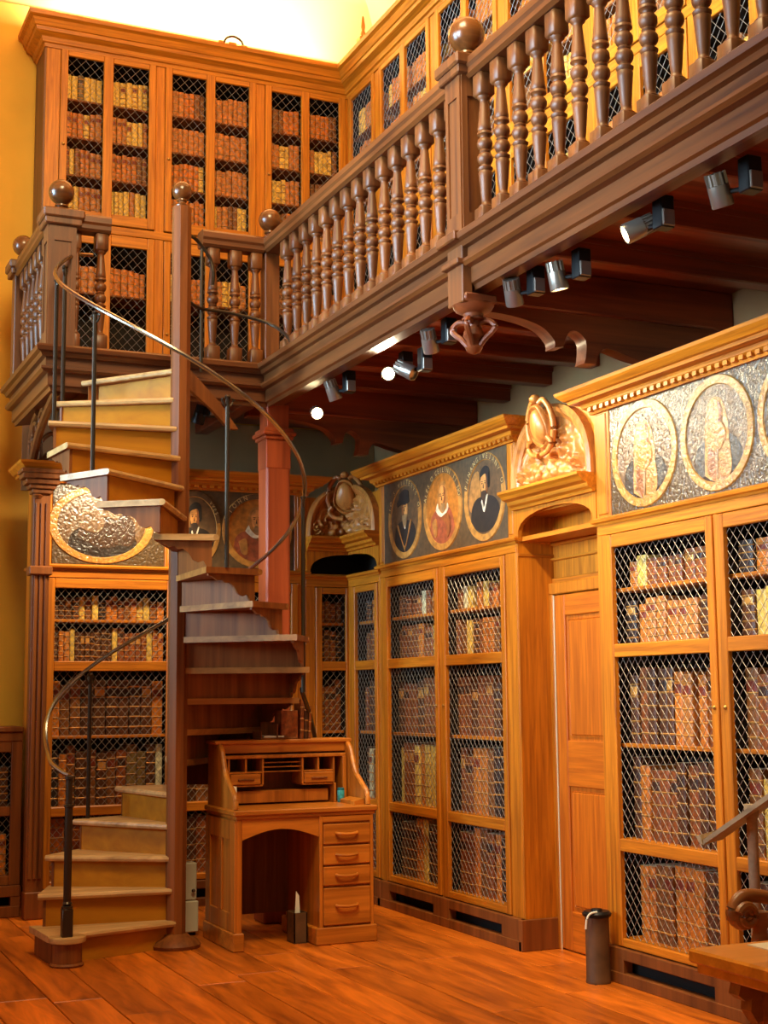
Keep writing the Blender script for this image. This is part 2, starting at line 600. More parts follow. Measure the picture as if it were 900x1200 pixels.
def fill_shelf(org, rot, x0, x1, z, seq, hmin, hmax, where=None, dy=0.06, dmax=0.2, group=None):
    """books of the colours in seq along a shelf; where=None adds them to the uncounted rest"""
    n = len(seq)
    ws = [random.uniform(0.8, 1.2) * (0.55 if c == '_' else 1.0) for c in seq]
    tot = sum(ws)
    sc = (x1 - x0 - 0.012) / tot
    x = x0 + 0.006
    cr, sr = math.cos(rot), math.sin(rot)
    k = 0
    hb = random.uniform(hmin, hmax)
    prev = None
    for c, w in zip(seq, ws):
        w *= sc
        if c == '_':
            x += w
            prev = None
            continue
        if c != prev or random.random() < 0.25:
            hb = random.uniform(hmin, hmax)
        prev = c
        h = hb + random.uniform(-0.004, 0.004)
        d = min(dmax, max(0.09, h * 0.66))
        yy = dy + random.uniform(0, 0.018)
        bands = 5 if h > 0.2 else 4
        if c in 'yw' and random.random() < 0.6:
            bands = 0
        cx = x + w / 2
        X = org[0] + cx * cr - yy * sr
        Y = org[1] + cx * sr + yy * cr
        Z = org[2] + z
        bw = w - 0.0025
        if where is None:
            b = MB()
            book_into(b, 0, 0, 0, bw, h, d, min(bands, 3))
            S = STUFF_BOOKS[c]
            o = len(S.v)
            for vx, vy, vz in b.v:
                S.v.append((X + vx * cr - vy * sr, Y + vx * sr + vy * cr, Z + vz))
            for q in b.f:
                S.f.append(tuple(i + o for i in q))
            S.m += b.m
            S.s += b.s
        else:
            b = MB()
            book_into(b, 0, 0, 0, bw, h, d, bands)
            o = b.build('book', [BMAT[c], GILT if random.random() < 0.4 else WORN, PAGES], None, (X, Y, Z), rot)
            tag(o, '%s leather book, %s from left, %s' % (BOOKN[c], ORD[k], where) if 'vellum' not in BOOKN[c] else
                '%s book, %s from left, %s' % (BOOKN[c], ORD[k], where), 'book', group or 'old books behind wire mesh doors')
            N_BOOKS[0] += 1
            if bands and bw > 0.02 and random.random() < 0.7:
                q0 = h * (bands - 2 + 0.75 + 0.16) / (bands + 0.5)
                q1 = h * (bands - 1 + 0.75 - 0.16) / (bands + 0.5)
                lab = MB()
                prof = [(-0.40, 0.16), (-0.28, 0.05), (0, -0.005), (0.28, 0.05), (0.40, 0.16)]
                bul = min(0.014, bw * 0.32) * 1.8
                lv = [(p * bw, qy * bul - 0.0012, zz) for zz in (q0, q1) for p, qy in prof]
                lab.add(lv, [(i, i + 1, i + 6, i + 5) for i in range(4)])
                lab.build('title_label', LABELR if c in 'otmyw' else (GILT if random.random() < 0.25 else LABELD), o, recalc=False)
        x += w
        k += 1


CORNICE = [(-0.02, 2.83), (0.02, 2.83), (0.025, 2.85), (0.05, 2.865), (0.055, 2.885), (0.10, 2.89), (0.105, 2.905),
           (0.12, 2.91), (0.15, 2.94), (0.155, 2.955), (-0.02, 2.955)]
BEAD = [(-0.01, 2.245), (0.012, 2.245), (0.016, 2.256), (0.03, 2.262), (0.034, 2.275), (0.018, 2.285), (-0.01, 2.285)]
LROWS = [(1.64, 2.125), (0.69, 1.575), (0.215, 0.63)]


def lower_case(name, label, org, rot, W, openings, frieze=True, top=2.27, end_depth=0.34, knobs=True, pil=(0.085, 0.085),
               left_side=False):
    t = thing(name, label, 'bookcase', org, rot)
    D = 0.34
    body = MB()
    body.box(0, W, D - 0.02, D, 0.02, top)
    body.box(0.0, 0.022, 0.02, D - 0.02, 0.02, top)
    body.box(W - 0.022, W, 0.02, D - 0.02, 0.02, top)
    body.box(0.022, W - 0.022, 0.02, D - 0.02, top - 0.02, top)
    body.box(0.022, W - 0.022, 0.02, D - 0.02, 0.17, 0.19)
    for i in range(len(openings) - 1):
        c = (openings[i][1] + openings[i + 1][0]) / 2
        body.box(c - 0.012, c + 0.012, 0.025, D - 0.02, 0.19, top - 0.02)
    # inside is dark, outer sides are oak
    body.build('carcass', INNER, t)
    sd = MB().box(W, W + 0.012, 0.0, end_depth, 0.17, 2.83 if frieze else top).build('side_panel', OAK_V, t)
    MB().cbox(W + 0.012, W + 0.020, -0.004, end_depth, top - 0.1, top - 0.082, 0.003).build('side_moulding', OAKY, sd)
    MB().box(-0.012, 0, 0.0, D, 0.17, 2.83 if frieze else top).build('side_panel', OAK_V, t)
    # face frame
    ff = MB()
    e = 0.052
    xs = 0.0
    for i, (a, b) in enumerate(openings):
        ff.cbox(xs, a - e, -0.004, 0.022, 0.17, top - 0.075, 0.003, 0)
        xs = b + e
    ff.cbox(xs, W, -0.004, 0.022, 0.17, top - 0.075, 0.003, 0)
    ff.cbox(0, W, -0.006, 0.022, top - 0.075, top, 0.003, 1)
    ff.build('face_frame', [OAK_V, OAK_H], t)
    bead = MB().sweep([(0, end_depth), (0, 0), (W, 0), (W, end_depth)], [(d, z + top - 2.27) for d, z in BEAD])
    bead.build('bead_moulding', OAK_H, t)
    # plinth with vent slots
    pl = MB()
    pl.cbox(-0.015, W + 0.02, -0.035, 0.02, 0.0, 0.055, 0.004)
    pl.cbox(-0.015, W + 0.02, -0.030, 0.02, 0.115, 0.17, 0.004)
    xs = -0.015
    for i, (a, b) in enumerate(openings):
        pl.box(xs, a + 0.03, -0.030, 0.02, 0.05, 0.12)
        xs = b - 0.03
    pl.box(xs, W + 0.02, -0.030, 0.02, 0.05, 0.12)
    if end_depth > 0:
        pl.cbox(W - 0.01, W + 0.03, -0.035, end_depth, 0.0, 0.17, 0.004)
    pl.build('plinth', STAIR, t)
    MB().box(0.03, W - 0.03, 0.04, 0.06, 0.02, 0.16).build('vent_recess', DARKGAP, t)
    for i, (a, b) in enumerate(openings):
        d = MB()
        z0, z1 = 0.175, top - 0.08
        d.cbox(a - e + 0.003, a, -0.014, 0.016, z0, z1, 0.004, 0)
        d.cbox(b, b + e - 0.003, -0.014, 0.016, z0, z1, 0.004, 0)
        d.cbox(a, b, -0.012, 0.016, LROWS[0][1], z1, 0.004, 1)
        d.cbox(a, b, -0.012, 0.016, LROWS[1][1], LROWS[0][0], 0.004, 1)
        d.cbox(a, b, -0.012, 0.016, LROWS[2][1], LROWS[1][0], 0.004, 1)
        d.cbox(a, b, -0.012, 0.016, z0, LROWS[2][0], 0.004, 1)
        door = d.build('door', [OAK_V, OAK_H], t)
        for (q0, q1) in LROWS:
            wm = wire_pane(a + 0.002, b - 0.002, q0 + 0.002, q1 - 0.002).build('wire_mesh', WIRE, door, (0, 0.008, 0), recalc=False)
        if knobs:
            kx = b + 0.026 if i == 0 else a - 0.026
            MB().lathe([(0.006, 0), (0.011, 0.004), (0.007, 0.010), (0.002, 0.012)], (0, 0, 0), 10).build(
                'lock_plate', BRASS, door, (kx, -0.014, 1.33)).rotation_euler = (PI / 2, 0, 0)
        for z in (1.92, 1.64, 1.15, 0.69, 0.215):
            MB().cbox(a - 0.03, b + 0.03, 0.034, D - 0.03, z - 0.02, z, 0.003).build('shelf', OAK_H, t)
    if frieze:
        fb = MB()
        fb.box(0, W, 0.012, 0.05, 2.285, 2.85)
        fb.box(0, W, 0.05, end_depth, 2.80, 2.85)
        fb.build('frieze_board', OAK_H, t)
        for (q0, q1) in ((0.0, pil[0]), (W - pil[1], W)):
            p = MB()
            p.cbox(q0, q1, -0.006, 0.03, 2.28, 2.84, 0.004)
            p.cbox(q0 + 0.02, q1 - 0.02, -0.012, 0.0, 2.30, 2.82, 0.004)
            p.build('frieze_stile', OAK_V, t)
        c = MB().sweep([(-0.0, end_depth), (0, 0), (W, 0), (W, end_depth)], CORNICE)
        c.build('cornice', OAK_H, t)
        dn = MB()
        x = 0.0
        while x < W:
            dn.box(x, x + 0.03, -0.046, -0.02, 2.842, 2.868)
            x += 0.056
        dd = dn.build('dentil_row', OAK_H, t)
        dd['kind'] = 'stuff'
    return t


RW = -PI / 2     # fronts facing -x along the right wall
# A and B: back wall behind the stair
A_ORG, B_ORG, C_ORG = (1.72, 9.45, 0), (2.665, 9.45, 0), (3.615, 9.45, 0)
D_ORG, E_ORG, F_ORG = (3.95, 9.44, 0), (3.95, 8.88, 0), (3.95, 6.12, 0)
lower_case('bookcase', 'tall oak bookcase with wire doors behind the lower spiral steps', A_ORG, 0, 0.945, [(0.115, 0.88)])
lower_case('bookcase', 'oak bookcase behind the stair pole and the roll-top desk', B_ORG, 0, 0.95, [(0.085, 0.84)])
lower_case('bookcase', 'narrow corner bookcase facing forward right of the red column', C_ORG, 0, 0.33, [(0.125, 0.31)],
           frieze=False, top=2.25, end_depth=0.2, knobs=False)
lower_case('bookcase', 'narrow bookcase in the corner turned sideways beside the desk', D_ORG, RW, 0.56, [(0.13, 0.48)],
           frieze=False, top=2.25, end_depth=0.2, knobs=False)
lower_case('bookcase', 'two-door oak bookcase under the row of three clear oval portraits', E_ORG, RW, 1.91,
           [(0.14, 0.86), (1.01, 1.73)], end_depth=0.24)
lower_case('bookcase', 'nearest oak bookcase right of the panelled door, under glossy portraits', F_ORG, RW, 1.95,
           [(0.13, 0.90), (1.03, 1.80)], pil=(0.13, 0.085))

GB = 'books on the lower shelves'


def case_books(org, rot, a, b, seqs, phrase, indiv=True):
    names = ['top shelf', 'second shelf', 'third shelf', 'fourth shelf', 'bottom shelf']
    zs = [1.92, 1.64, 1.15, 0.69, 0.215]
    hs = [(0.125, 0.16), (0.19, 0.235), (0.30, 0.37), (0.33, 0.395), (0.345, 0.395)]
    for s, z, h, nm in zip(seqs, zs, hs, names):
        if s:
            fill_shelf(org, rot, a + 0.004, b - 0.004, z, s, h[0], h[1],
                       ('%s %s' % (nm, phrase)) if indiv else None, group=GB)


case_books(A_ORG, 0, 0.105, 0.89, ['bbbbymykoormoyymo', 'botybbbbbbbyrrrrryoo', 'ommbbbbbbo', 'kombmbmrggbw', 'orombrmo'],
           'behind the stair steps')
case_books(B_ORG, 0, 0.08, 0.845, ['bmrbmoybrrmobr', 'mrrbbmroybrrmb', 'bbrrmmbbr', 'bmrrbmrbm', 'brmbbrmb'], '', False)
case_books(C_ORG, 0, 0.12, 0.315, ['rmrm', 'krrk', 'rrrr', 'oow', 'bmr'], 'of the front-facing corner case')
case_books(D_ORG, RW, 0.125, 0.485, ['kb_ork__', 'mrrk_mr', 'rbbrbb', 'bwrrmb', 'mrmrbr'], 'of the side-turned corner case')
case_books(E_ORG, RW, 0.13, 0.87, ['rbrrrwrrmr', 'mrrrorrywy', 'brrbrrrk', 'yrryoyyrk', 'bbboykbkb'],
           "of three portraits' left door")
case_books(E_ORG, RW, 1.0, 1.74, ['mwy_oyrooo_', 'rmybroomm_o', 'rrbrrbrr', 'rroomkkb', 'rromrokob'],
           "of three portraits' right door")
case_books(F_ORG, RW, 0.12, 0.91, ['_oyrrrrrrrr', 'kotttttbk', 'brbbbot_orr', 'borrrbrbbb', '_oommooobbb'],
           'of nearest case left door')
case_books(F_ORG, RW, 1.02, 1.81, ['koubtrb'.replace('u', 'm') + 'mr', 'byymbmrtb', 'mroobmbrm', 'mybobrmb', 'bmobrrmb'],
           'of nearest case right door')

# ---------------------------------------------------------------- low wainscot case at the far left
t = thing('low_bookcase', 'low panelled bookcase under the yellow wall at the left edge', 'bookcase', (-0.3, 9.55, 0))
WG = 1.965
b = MB()
b.box(0, WG, 0.30, 0.32, 0.02, 1.2).box(0, 0.02, 0.02, 0.3, 0.02, 1.2).box(WG - 0.02, WG, 0.02, 0.3, 0.02, 1.2).box(0.02, WG - 0.02, 0.02, 0.3, 1.16, 1.18)
b.build('carcass', INNER, t)
b = MB()
b.cbox(0, WG, -0.03, 0.33, 1.18, 1.215, 0.006, 1)
b.cbox(0, WG, -0.015, 0.0, 1.12, 1.18, 0.004, 1)
b.build('top_board', [STAIR, STAIR], t)
b = MB()
ops = [(0.10, 0.58), (0.70, 1.18), (1.28, 1.895)]
xs = 0
for a, c in ops:
    b.cbox(xs, a, -0.01, 0.02, 0.2, 1.12, 0.004, 0)
    b.cbox(a, c, -0.008, 0.02, 0.2, 0.26, 0.004, 1)
    b.cbox(a, c, -0.008, 0.02, 0.64, 0.70, 0.004, 1)
    b.cbox(a, c, -0.008, 0.02, 1.05, 1.12, 0.004, 1)
    xs = c
b.cbox(xs, WG, -0.01, 0.02, 0.2, 1.12, 0.004, 0)
b.build('face_frame', [STAIR, STAIR], t)
b = MB()
b.cbox(-0.01, WG, -0.035, 0.02, 0, 0.07, 0.004).cbox(-0.01, WG, -0.035, 0.02, 0.13, 0.2, 0.004).box(WG - 0.06, WG, -0.03, 0.02, 0.06, 0.14).box(1.2, 1.3, -0.03, 0.02, 0.06, 0.14)
b.build('plinth', STAIR, t)
for a, c in ops:
    wire_pane(a, c, 0.26, 0.64).build('wire_mesh', WIRE, t, (0, 0.012, 0), recalc=False)
    wire_pane(a, c, 0.70, 1.05).build('wire_mesh', WIRE, t, (0, 0.012, 0), recalc=False)
    for z in (0.26, 0.70):
        MB().cbox(a - 0.03, c + 0.03, 0.03, 0.3, z - 0.02, z, 0.003).build('shelf', STAIR, t)
GO = (-0.3, 9.55, 0)
fill_shelf(GO, 0, 1.28, 1.895, 0.26, 'mbmromoo', 0.24, 0.3, 'bottom shelf of low case at left edge', group=GB)
fill_shelf(GO, 0, 1.28, 1.895, 0.70, 'bmrbbmrb', 0.22, 0.28, 'top shelf of low case at left edge', group=GB)

# ---------------------------------------------------------------- upper cases on the gallery
UC_PROF = [(-0.02, 6.15), (0.015, 6.15), (0.02, 6.175), (0.035, 6.18), (0.045, 6.215), (0.09, 6.24), (0.095, 6.265),
           (0.105, 6.27), (0.125, 6.315), (0.15, 6.33), (0.155, 6.36), (-0.02, 6.36)]
UC_PATH = [(1.80, 10.34), (1.80, 10.0), (4.2, 10.0), (4.2, 3.0)]
UZ = [(4.94, 6.11), (3.64, 4.70)]
USH = [5.80, 5.51, 5.22, 4.94, 4.34]


def upper_case(name, label, org, rot, W, pairs, seg):
    t = thing(name, label, 'bookcase', org, rot)
    D = 0.34
    b = MB()
    b.box(0, W, D - 0.02, D, 0.02, 2.66)
    b.box(0, 0.02, 0.02, D - 0.02, 0.02, 2.66).box(W - 0.02, W, 0.02, D - 0.02, 0.02, 2.66)
    z0 = org[2]
    b.box(0.02, W - 0.02, 0.016, D - 0.02, 6.125 - z0, 6.14 - z0)
    b.build('carcass', INNER, t)
    if seg == (0, 2):
        MB().box(-0.012, 0, 0, D, 0, 6.16 - z0).build('side_panel', DARK_V, t)
    ff = MB()
    xs = 0.0
    for pr in pairs:
        a, c = pr[0][0] - 0.055, pr[-1][1] + 0.055
        if a > xs:
            ff.cbox(xs, a, -0.004, 0.02, 0, 6.17 - z0, 0.003, 0)
        xs = c
    ff.cbox(xs, W, -0.004, 0.02, 0, 6.17 - z0, 0.003, 0)
    ff.cbox(0, W, -0.010, 0.0, 4.79 - z0, 4.85 - z0, 0.004, 1)
    ff.cbox(0, W, -0.008, 0.02, 0, 3.6 - z0, 0.004, 1)
    ff.build('face_frame', [UOAK_V, UOAK_H], t)
    for pr in pairs:
        a, c = pr[0][0] - 0.052, pr[-1][1] + 0.052
        for (q0, q1), (d0, d1) in zip(UZ, ((4.86, 6.165), (3.605, 4.785))):
            d = MB()
            xs = a
            for (p0, p1) in pr:
                d.cbox(xs, p0, -0.014, 0.014, d0 - z0, d1 - z0, 0.004, 0)
                d.cbox(p0, p1, -0.012, 0.014, d0 - z0, q0 - z0, 0.004, 1)
                d.cbox(p0, p1, -0.012, 0.014, q1 - z0, d1 - z0, 0.004, 1)
                xs = p1
            d.cbox(xs, c, -0.014, 0.014, d0 - z0, d1 - z0, 0.004, 0)
            door = d.build('door', [UOAK_V, UOAK_H], t)
            for (p0, p1) in pr:
                wire_pane(p0, p1, q0 - z0, q1 - z0, 0.068, 0.074, 0.0017).build('wire_mesh', WIRE, door, (0, 0.008, 0), recalc=False)
            MB().lathe([(0.006, 0), (0.013, 0.004), (0.008, 0.014), (0.002, 0.016)], (0, 0, 0), 10).build(
                'knob', BRASS, door, (a + 0.026, -0.014, (q0 + q1) / 2 - z0 - 0.1)).rotation_euler = (PI / 2, 0, 0)
        for (p0, p1) in pr:
            for z in USH + [3.64]:
                MB().cbox(p0 - 0.03, p1 + 0.03, 0.03, D - 0.03, z - 0.016 - z0, z - z0, 0.003).build('shelf', STAIR, t)
    # cornice in world coordinates brought into the case's own frame
    c = MB().sweep(UC_PATH, UC_PROF, seg[0], seg[1])
    M = (Matrix.Translation(org) @ Matrix.Rotation(rot, 4, 'Z')).inverted()
    c.v = [tuple(M @ Vector(p)) for p in c.v]
    c.build('cornice', UOAK_H, t)
    MB().box(0.0 if seg[0] else -0.0, W, 0, D, 6.34 - z0, 6.36 - z0).build('top_board', UOAK_H, t)
    return t


GZ = 3.50
H_ORG, I_ORG = (1.80, 10.0, GZ), (4.2, 10.0, GZ)
HP = [[(0.159, 0.426), (0.497, 0.771)], [(0.95, 1.22), (1.289, 1.566)], [(1.749, 2.00), (2.065, 2.322)]]
upper_case('gallery_bookcase', 'upper gallery bookcase against the back wall under the white glow', H_ORG, 0, 2.40, HP, (0, 2))
IP = [[(0.08, 0.49)]] + [[(0.68 + 0.98 * k, 1.02 + 0.98 * k), (1.10 + 0.98 * k, 1.46 + 0.98 * k)] for k in range(6)]
upper_case('gallery_bookcase', 'upper gallery bookcase along the right wall behind the balustrade', I_ORG, RW, 6.8, IP, (2, 3))


def rseq(n, pool):
    s = ''
    while len(s) < n:
        s += random.choice(pool) * random.choice((1, 2, 2, 3, 4))
    return s[:n]


for ip, pr in enumerate(HP):
    for jp, (p0, p1) in enumerate(pr):
        for si, z in enumerate(USH):
            n = random.choice((6, 7, 7))
            if si == 4:
                n = 6
            pool = 'yytgo' if (si in (0, 3) and ip == 0) else 'ottmoty'
            wh = None
            if ip == 0 and si < 4:
                wh = '%s shelf, gallery case %s pane' % (['top', 'second', 'third', 'fourth'][si], ['leftmost', 'second'][jp])
            fill_shelf(H_ORG, 0, p0 - 0.01, p1 + 0.01, z - GZ, rseq(n, pool), 0.19, 0.215, wh, dy=0.05,
                       group='small books in the upper gallery case')
for ip, pr in enumerate(IP):
    for (p0, p1) in pr:
        for z in USH[:]:
            fill_shelf(I_ORG, RW, p0 - 0.01, p1 + 0.01, z - GZ, rseq(7, 'otyytmo'), 0.19, 0.23, None, dy=0.05)
rest = MB()
mats = []
for k in BOOKC:
    S = STUFF_BOOKS[k]
    if not S.v:
        continue
    base = len(mats)
    mats += [BMAT[k], WORN, PAGES]
    o = len(rest.v)
    rest.v += S.v
    rest.f += [tuple(i + o for i in q) for q in S.f]
    rest.m += [i + base for i in S.m]
    rest.s += S.s
tag(rest.build('books', mats, recalc=False), 'remaining rows of small leather books behind gallery mesh doors', 'books', None, 'stuff')

# ================================================================ GALLERY
gal = thing('gallery', 'dark wooden gallery and landing with moulded edge and joists below', 'gallery', (0, 0, 0))
GP = [(1.57, 9.80), (1.57, 8.50), (2.97, 8.50), (2.97, 2.6)]
FASC = [(-0.14, 3.28), (-0.07, 3.27), (-0.035, 3.262), (-0.028, 3.285), (-0.012, 3.292), (-0.012, 3.366), (0.02, 3.37), (0.036, 3.384),
        (0.036, 3.398), (0.004, 3.408), (0.004, 3.458), (0.03, 3.462), (0.042, 3.482), (0.066, 3.49), (0.072, 3.515), (0.055, 3.53), (-0.14, 3.53)]
for i, m in ((0, DARK_Y), (1, DARK_X), (2, DARK_Y)):
    MB().sweep(GP, FASC, i, i + 1).build('fascia', m, gal)
MB().box(1.71, 4.55, 8.64, 10.0, 3.44, 3.5).build('deck', JOIST, gal)
MB().box(3.11, 4.55, 2.6, 8.64, 3.44, 3.5).build('deck', JOIST, gal)
for y in (9.25, 8.13, 7.59, 7.04, 6.49, 5.30, 4.75, 4.20, 3.65, 3.1):
    j = MB().cbox(3.10, 4.56, -0.05, 0.05, 3.335, 3.44, 0.006)
    j.box(3.10, 4.56, -0.062, 0.062, 3.415, 3.44)
    j.build('joist', JOIST, gal, (0, y, 0))
for x in (2.0, 2.5, 3.0):
    MB().cbox(x - 0.05, x + 0.05, 8.66, 10.0, 3.335, 3.44, 0.006).build('joist', JOIST, gal)
# wall-side strips closing the deck above the cases
for y in (5.80, 8.62):
    MB().cbox(3.08, 4.56, y - 0.07, y + 0.07, 3.24, 3.44, 0.008).build('main_beam', JOIST, gal)
    low = spline([(3.02, 3.205), (3.26, 3.195), (3.42, 3.16), (3.492, 3.10), (3.497, 3.062)], 6)
    low += spline([(3.55, 3.07), (3.56, 3.115), (3.585, 3.15), (3.63, 3.152), (3.675, 3.11), (3.672, 3.03), (3.662, 2.998)], 6)
    low += spline([(3.735, 3.0), (3.75, 3.05), (3.80, 3.085), (3.95, 3.05), (4.25, 3.0), (4.54, 2.985)], 6)
    poly = [(p[0], p[1]) for p in low] + [(4.54, 3.24), (3.02, 3.24)]
    MB().prism(poly, y - 0.045, y + 0.045, 'y', 0, True).build('scroll_bracket', REDDK, gal, angle=30)
# pilaster strip through the fascia under the newel, with carved pendant below
ps = MB()
ps.cbox(2.935, 2.99, 5.635, 5.785, 3.20, 3.535, 0.005)
ps.cbox(2.905, 2.95, 5.625, 5.795, 3.378, 3.405, 0.004)
ps.cbox(2.885, 2.95, 5.615, 5.805, 3.485, 3.532, 0.006)
ps.build('newel_strip', DARK_V, gal)
pd = MB()
pd.cbox(-0.085, 0.085, -0.085, 0.085, 0.22, 0.262, 0.008)
pd.lathe([(0.10, 0.22), (0.085, 0.195), (0.05, 0.18), (0.045, 0.165), (0.055, 0.160), (0.055, 0.150), (0.035, 0.145),
          (0.03, 0.12), (0.045, 0.10), (0.05, 0.075), (0.032, 0.05), (0.03, 0.03), (0.042, 0.02), (0.03, 0.0), (0.004, -0.012)], (0, 0, 0), 16)
for k in range(4):
    a = PI / 4 + k * PI / 2
    c, s = math.cos(a), math.sin(a)
    path = [(0.03 * c, 0.03 * s, 0.14), (0.075 * c, 0.075 * s, 0.145), (0.105 * c, 0.105 * s, 0.115), (0.085 * c, 0.085 * s, 0.085),
            (0.06 * c, 0.06 * s, 0.065), (0.03 * c, 0.03 * s, 0.03)]
    pd.tube([tuple(p) for p in spline(path, 5)], 0.014, 7)
pd.build('carved_pendant', REDDK, gal, (3.03, 5.71, 2.985))
# red column at the corner, with capital and base
col = thing('column', 'red-brown square column under the gallery corner behind the desk', 'column', (3.075, 8.60, 0))
h = 0.082
oc = [(-h, -h * 0.86), (-h * 0.86, -h), (h * 0.86, -h), (h, -h * 0.86), (h, h * 0.86), (h * 0.86, h), (-h * 0.86, h), (-h, h * 0.86)]
MB().prism(oc, 0.2, 2.86, 'z').build('shaft', RED_V, col)
cp = MB().cbox(-0.084, 0.084, -0.084, 0.084, 2.86, 3.06, 0.004)
cp.cbox(-0.098, 0.098, -0.098, 0.098, 3.05, 3.075, 0.004).cbox(-0.115, 0.115, -0.115, 0.115, 3.075, 3.10, 0.006).cbox(-0.10, 0.10, -0.10, 0.10, 3.10, 3.125, 0.004)
cp.cbox(-0.075, 0.075, -0.075, 0.075, 3.12, 3.285, 0.004)
cp.build('capital', RED_V, col)
MB().cbox(-0.1, 0.1, -0.1, 0.1, 0, 0.2, 0.008).build('base', RED_V, col)
# left pilaster, capital and openwork bracket carrying the landing
pil = thing('pilaster', 'carved pilaster and openwork bracket under the landing at the far left', 'pilaster', (1.725, 9.40, 0))
p = MB().cbox(-0.056, 0.056, -0.03, 0.06, 0.16, 2.76, 0.006)
for dx in (-0.033, 0.0, 0.033):
    p.cbox(dx - 0.011, dx + 0.011, -0.042, -0.025, 0.25, 2.68, 0.004)
p.build('shaft', STAIR, pil)
MB().cbox(-0.062, 0.062, -0.05, 0.06, 0, 0.17, 0.006).build('base', STAIR, pil)
MB().cbox(-0.08, 0.072, -0.062, 0.06, 2.20, 2.26, 0.008).build('collar', STAIR, pil)
c = MB()
for q, z0, z1 in ((0.07, 2.74, 2.77), (0.09, 2.77, 2.80), (0.115, 2.80, 2.835), (0.14, 2.835, 2.87), (0.15, 2.87, 2.90)):
    c.cbox(-q, q * 0.9, -q * 0.75, 0.06, z0, z1, 0.005)
c.lathe([(0.02, -0.09), (0.035, -0.07), (0.02, -0.06)], (-0.04, -0.08, 2.79), 10)
c.build('capital', STAIR, pil)
br = MB()
for path, r in (([(0, 0.0, 2.90), (0, -0.06, 2.98), (0, -0.24, 3.10), (0, -0.50, 3.20), (0, -0.78, 3.27)], 0.028),
                ([(0, 0.02, 2.90), (0, 0.03, 3.08), (0, -0.05, 3.20), (0, -0.2, 3.25)], 0.024),
                ([(0, -0.10, 3.0), (0, -0.03, 3.10), (0, -0.08, 3.19), (0, -0.18, 3.17), (0, -0.17, 3.10)], 0.018),
                ([(0, -0.30, 3.12), (0, -0.26, 3.20), (0, -0.36, 3.24), (0, -0.44, 3.19)], 0.016)):
    br.tube([tuple(q) for q in spline(path, 6)], r, 8)
for path, r in (([(0.02, -0.02, 2.92), (0.10, -0.03, 3.0), (0.22, -0.03, 3.10), (0.30, -0.03, 3.24)], 0.024),
                ([(0.06, -0.03, 2.97), (0.05, -0.03, 3.08), (0.12, -0.03, 3.15), (0.17, -0.03, 3.1)], 0.016)):
    br.tube([tuple(q) for q in spline(path, 6)], r, 8)
br.v = [(q[0] - 0.07, q[1], q[2]) for q in br.v]
br.build('openwork_bracket', DARK_Y, pil)

# ---------------------------------------------------------------- balustrades
BP = [(0.033, 0.0), (0.034, 0.012), (0.022, 0.022), (0.020, 0.035), (0.0235, 0.06), (0.031, 0.155), (0.0335, 0.175), (0.029, 0.182),
      (0.035, 0.190), (0.036, 0.198), (0.024, 0.206), (0.023, 0.214), (0.031, 0.222), (0.037, 0.236), (0.037, 0.252), (0.031, 0.264),
      (0.023, 0.270), (0.028, 0.278), (0.023, 0.286), (0.031, 0.294), (0.037, 0.308), (0.037, 0.324), (0.031, 0.336), (0.023, 0.344),
      (0.024, 0.352), (0.036, 0.360), (0.035, 0.370), (0.029, 0.376), (0.0335, 0.384), (0.031, 0.402), (0.0215, 0.505), (0.020, 0.520),
      (0.022, 0.530), (0.032, 0.538), (0.033, 0.550)]
bb = MB()
bb.cbox(-0.041, 0.041, -0.041, 0.041, 0, 0.105, 0.005)
bb.lathe(BP, (0, 0, 0.10), 14)
bb.cbox(-0.041, 0.041, -0.041, 0.041, 0.645, 0.76, 0.010)
BAL = bb.mesh('baluster', DARK_V, angle=50)


def ball_prof(r, neck=0.06):
    pr = [(r * 0.62, 0), (r * 0.66, 0.012), (r * 0.40, 0.022), (r * 0.36, 0.034), (r * 0.52, 0.042), (r * 0.50, 0.052), (r * 0.32, neck)]
    a0 = math.asin(0.32)
    for k in range(1, 13):
        a = -PI / 2 + a0 + (PI - a0) * k / 12
        pr.append((max(0.001, r * math.cos(a)), neck + r * math.cos(a0) + r * math.sin(a)))
    return pr


RAIL = [(-0.062, 4.30), (-0.045, 4.285), (0.045, 4.285), (0.062, 4.30), (0.062, 4.325), (0.072, 4.34), (0.070, 4.375), (0.045, 4.395),
        (-0.045, 4.395), (-0.070, 4.375), (-0.072, 4.34), (-0.062, 4.325)]


def newel(par, x, y, wx, wy, ballr, panel_x=False, panel_y=False, z0=3.53, cap=True):
    n = MB()
    n.cbox(x - wx, x + wx, y - wy, y + wy, z0, 4.31, 0.005)
    fr = 0.03
    if panel_x:
        for (a, b, c0, c1) in ((y - wy, y - wy + fr, z0, 4.3), (y + wy - fr, y + wy, z0, 4.3), (y - wy + fr, y + wy - fr, z0, z0 + 0.1), (y - wy + fr, y + wy - fr, 4.20, 4.3)):
            n.box(x - wx - 0.008, x - wx + 0.002, a, b, c0, c1)
    if panel_y:
        for (a, b, c0, c1) in ((x - wx, x - wx + fr, z0, 4.3), (x + wx - fr, x + wx, z0, 4.3), (x - wx + fr, x + wx - fr, z0, z0 + 0.1), (x - wx + fr, x + wx - fr, 4.20, 4.3)):
            n.box(a, b, y - wy - 0.008, y - wy + 0.002, c0, c1)
    if cap:
        n.cbox(x - wx - 0.03, x + wx + 0.03, y - wy - 0.03, y + wy + 0.03, 4.30, 4.345, 0.006)
        n.cbox(x - wx - 0.045, x + wx + 0.045, y - wy - 0.045, y + wy + 0.045, 4.34, 4.40, 0.010)
    o = n.build('newel_post', DARK_V, par)
    MB().lathe(ball_prof(ballr), (x, y, 4.40), 24).build('ball_finial', BALL, o, angle=50)


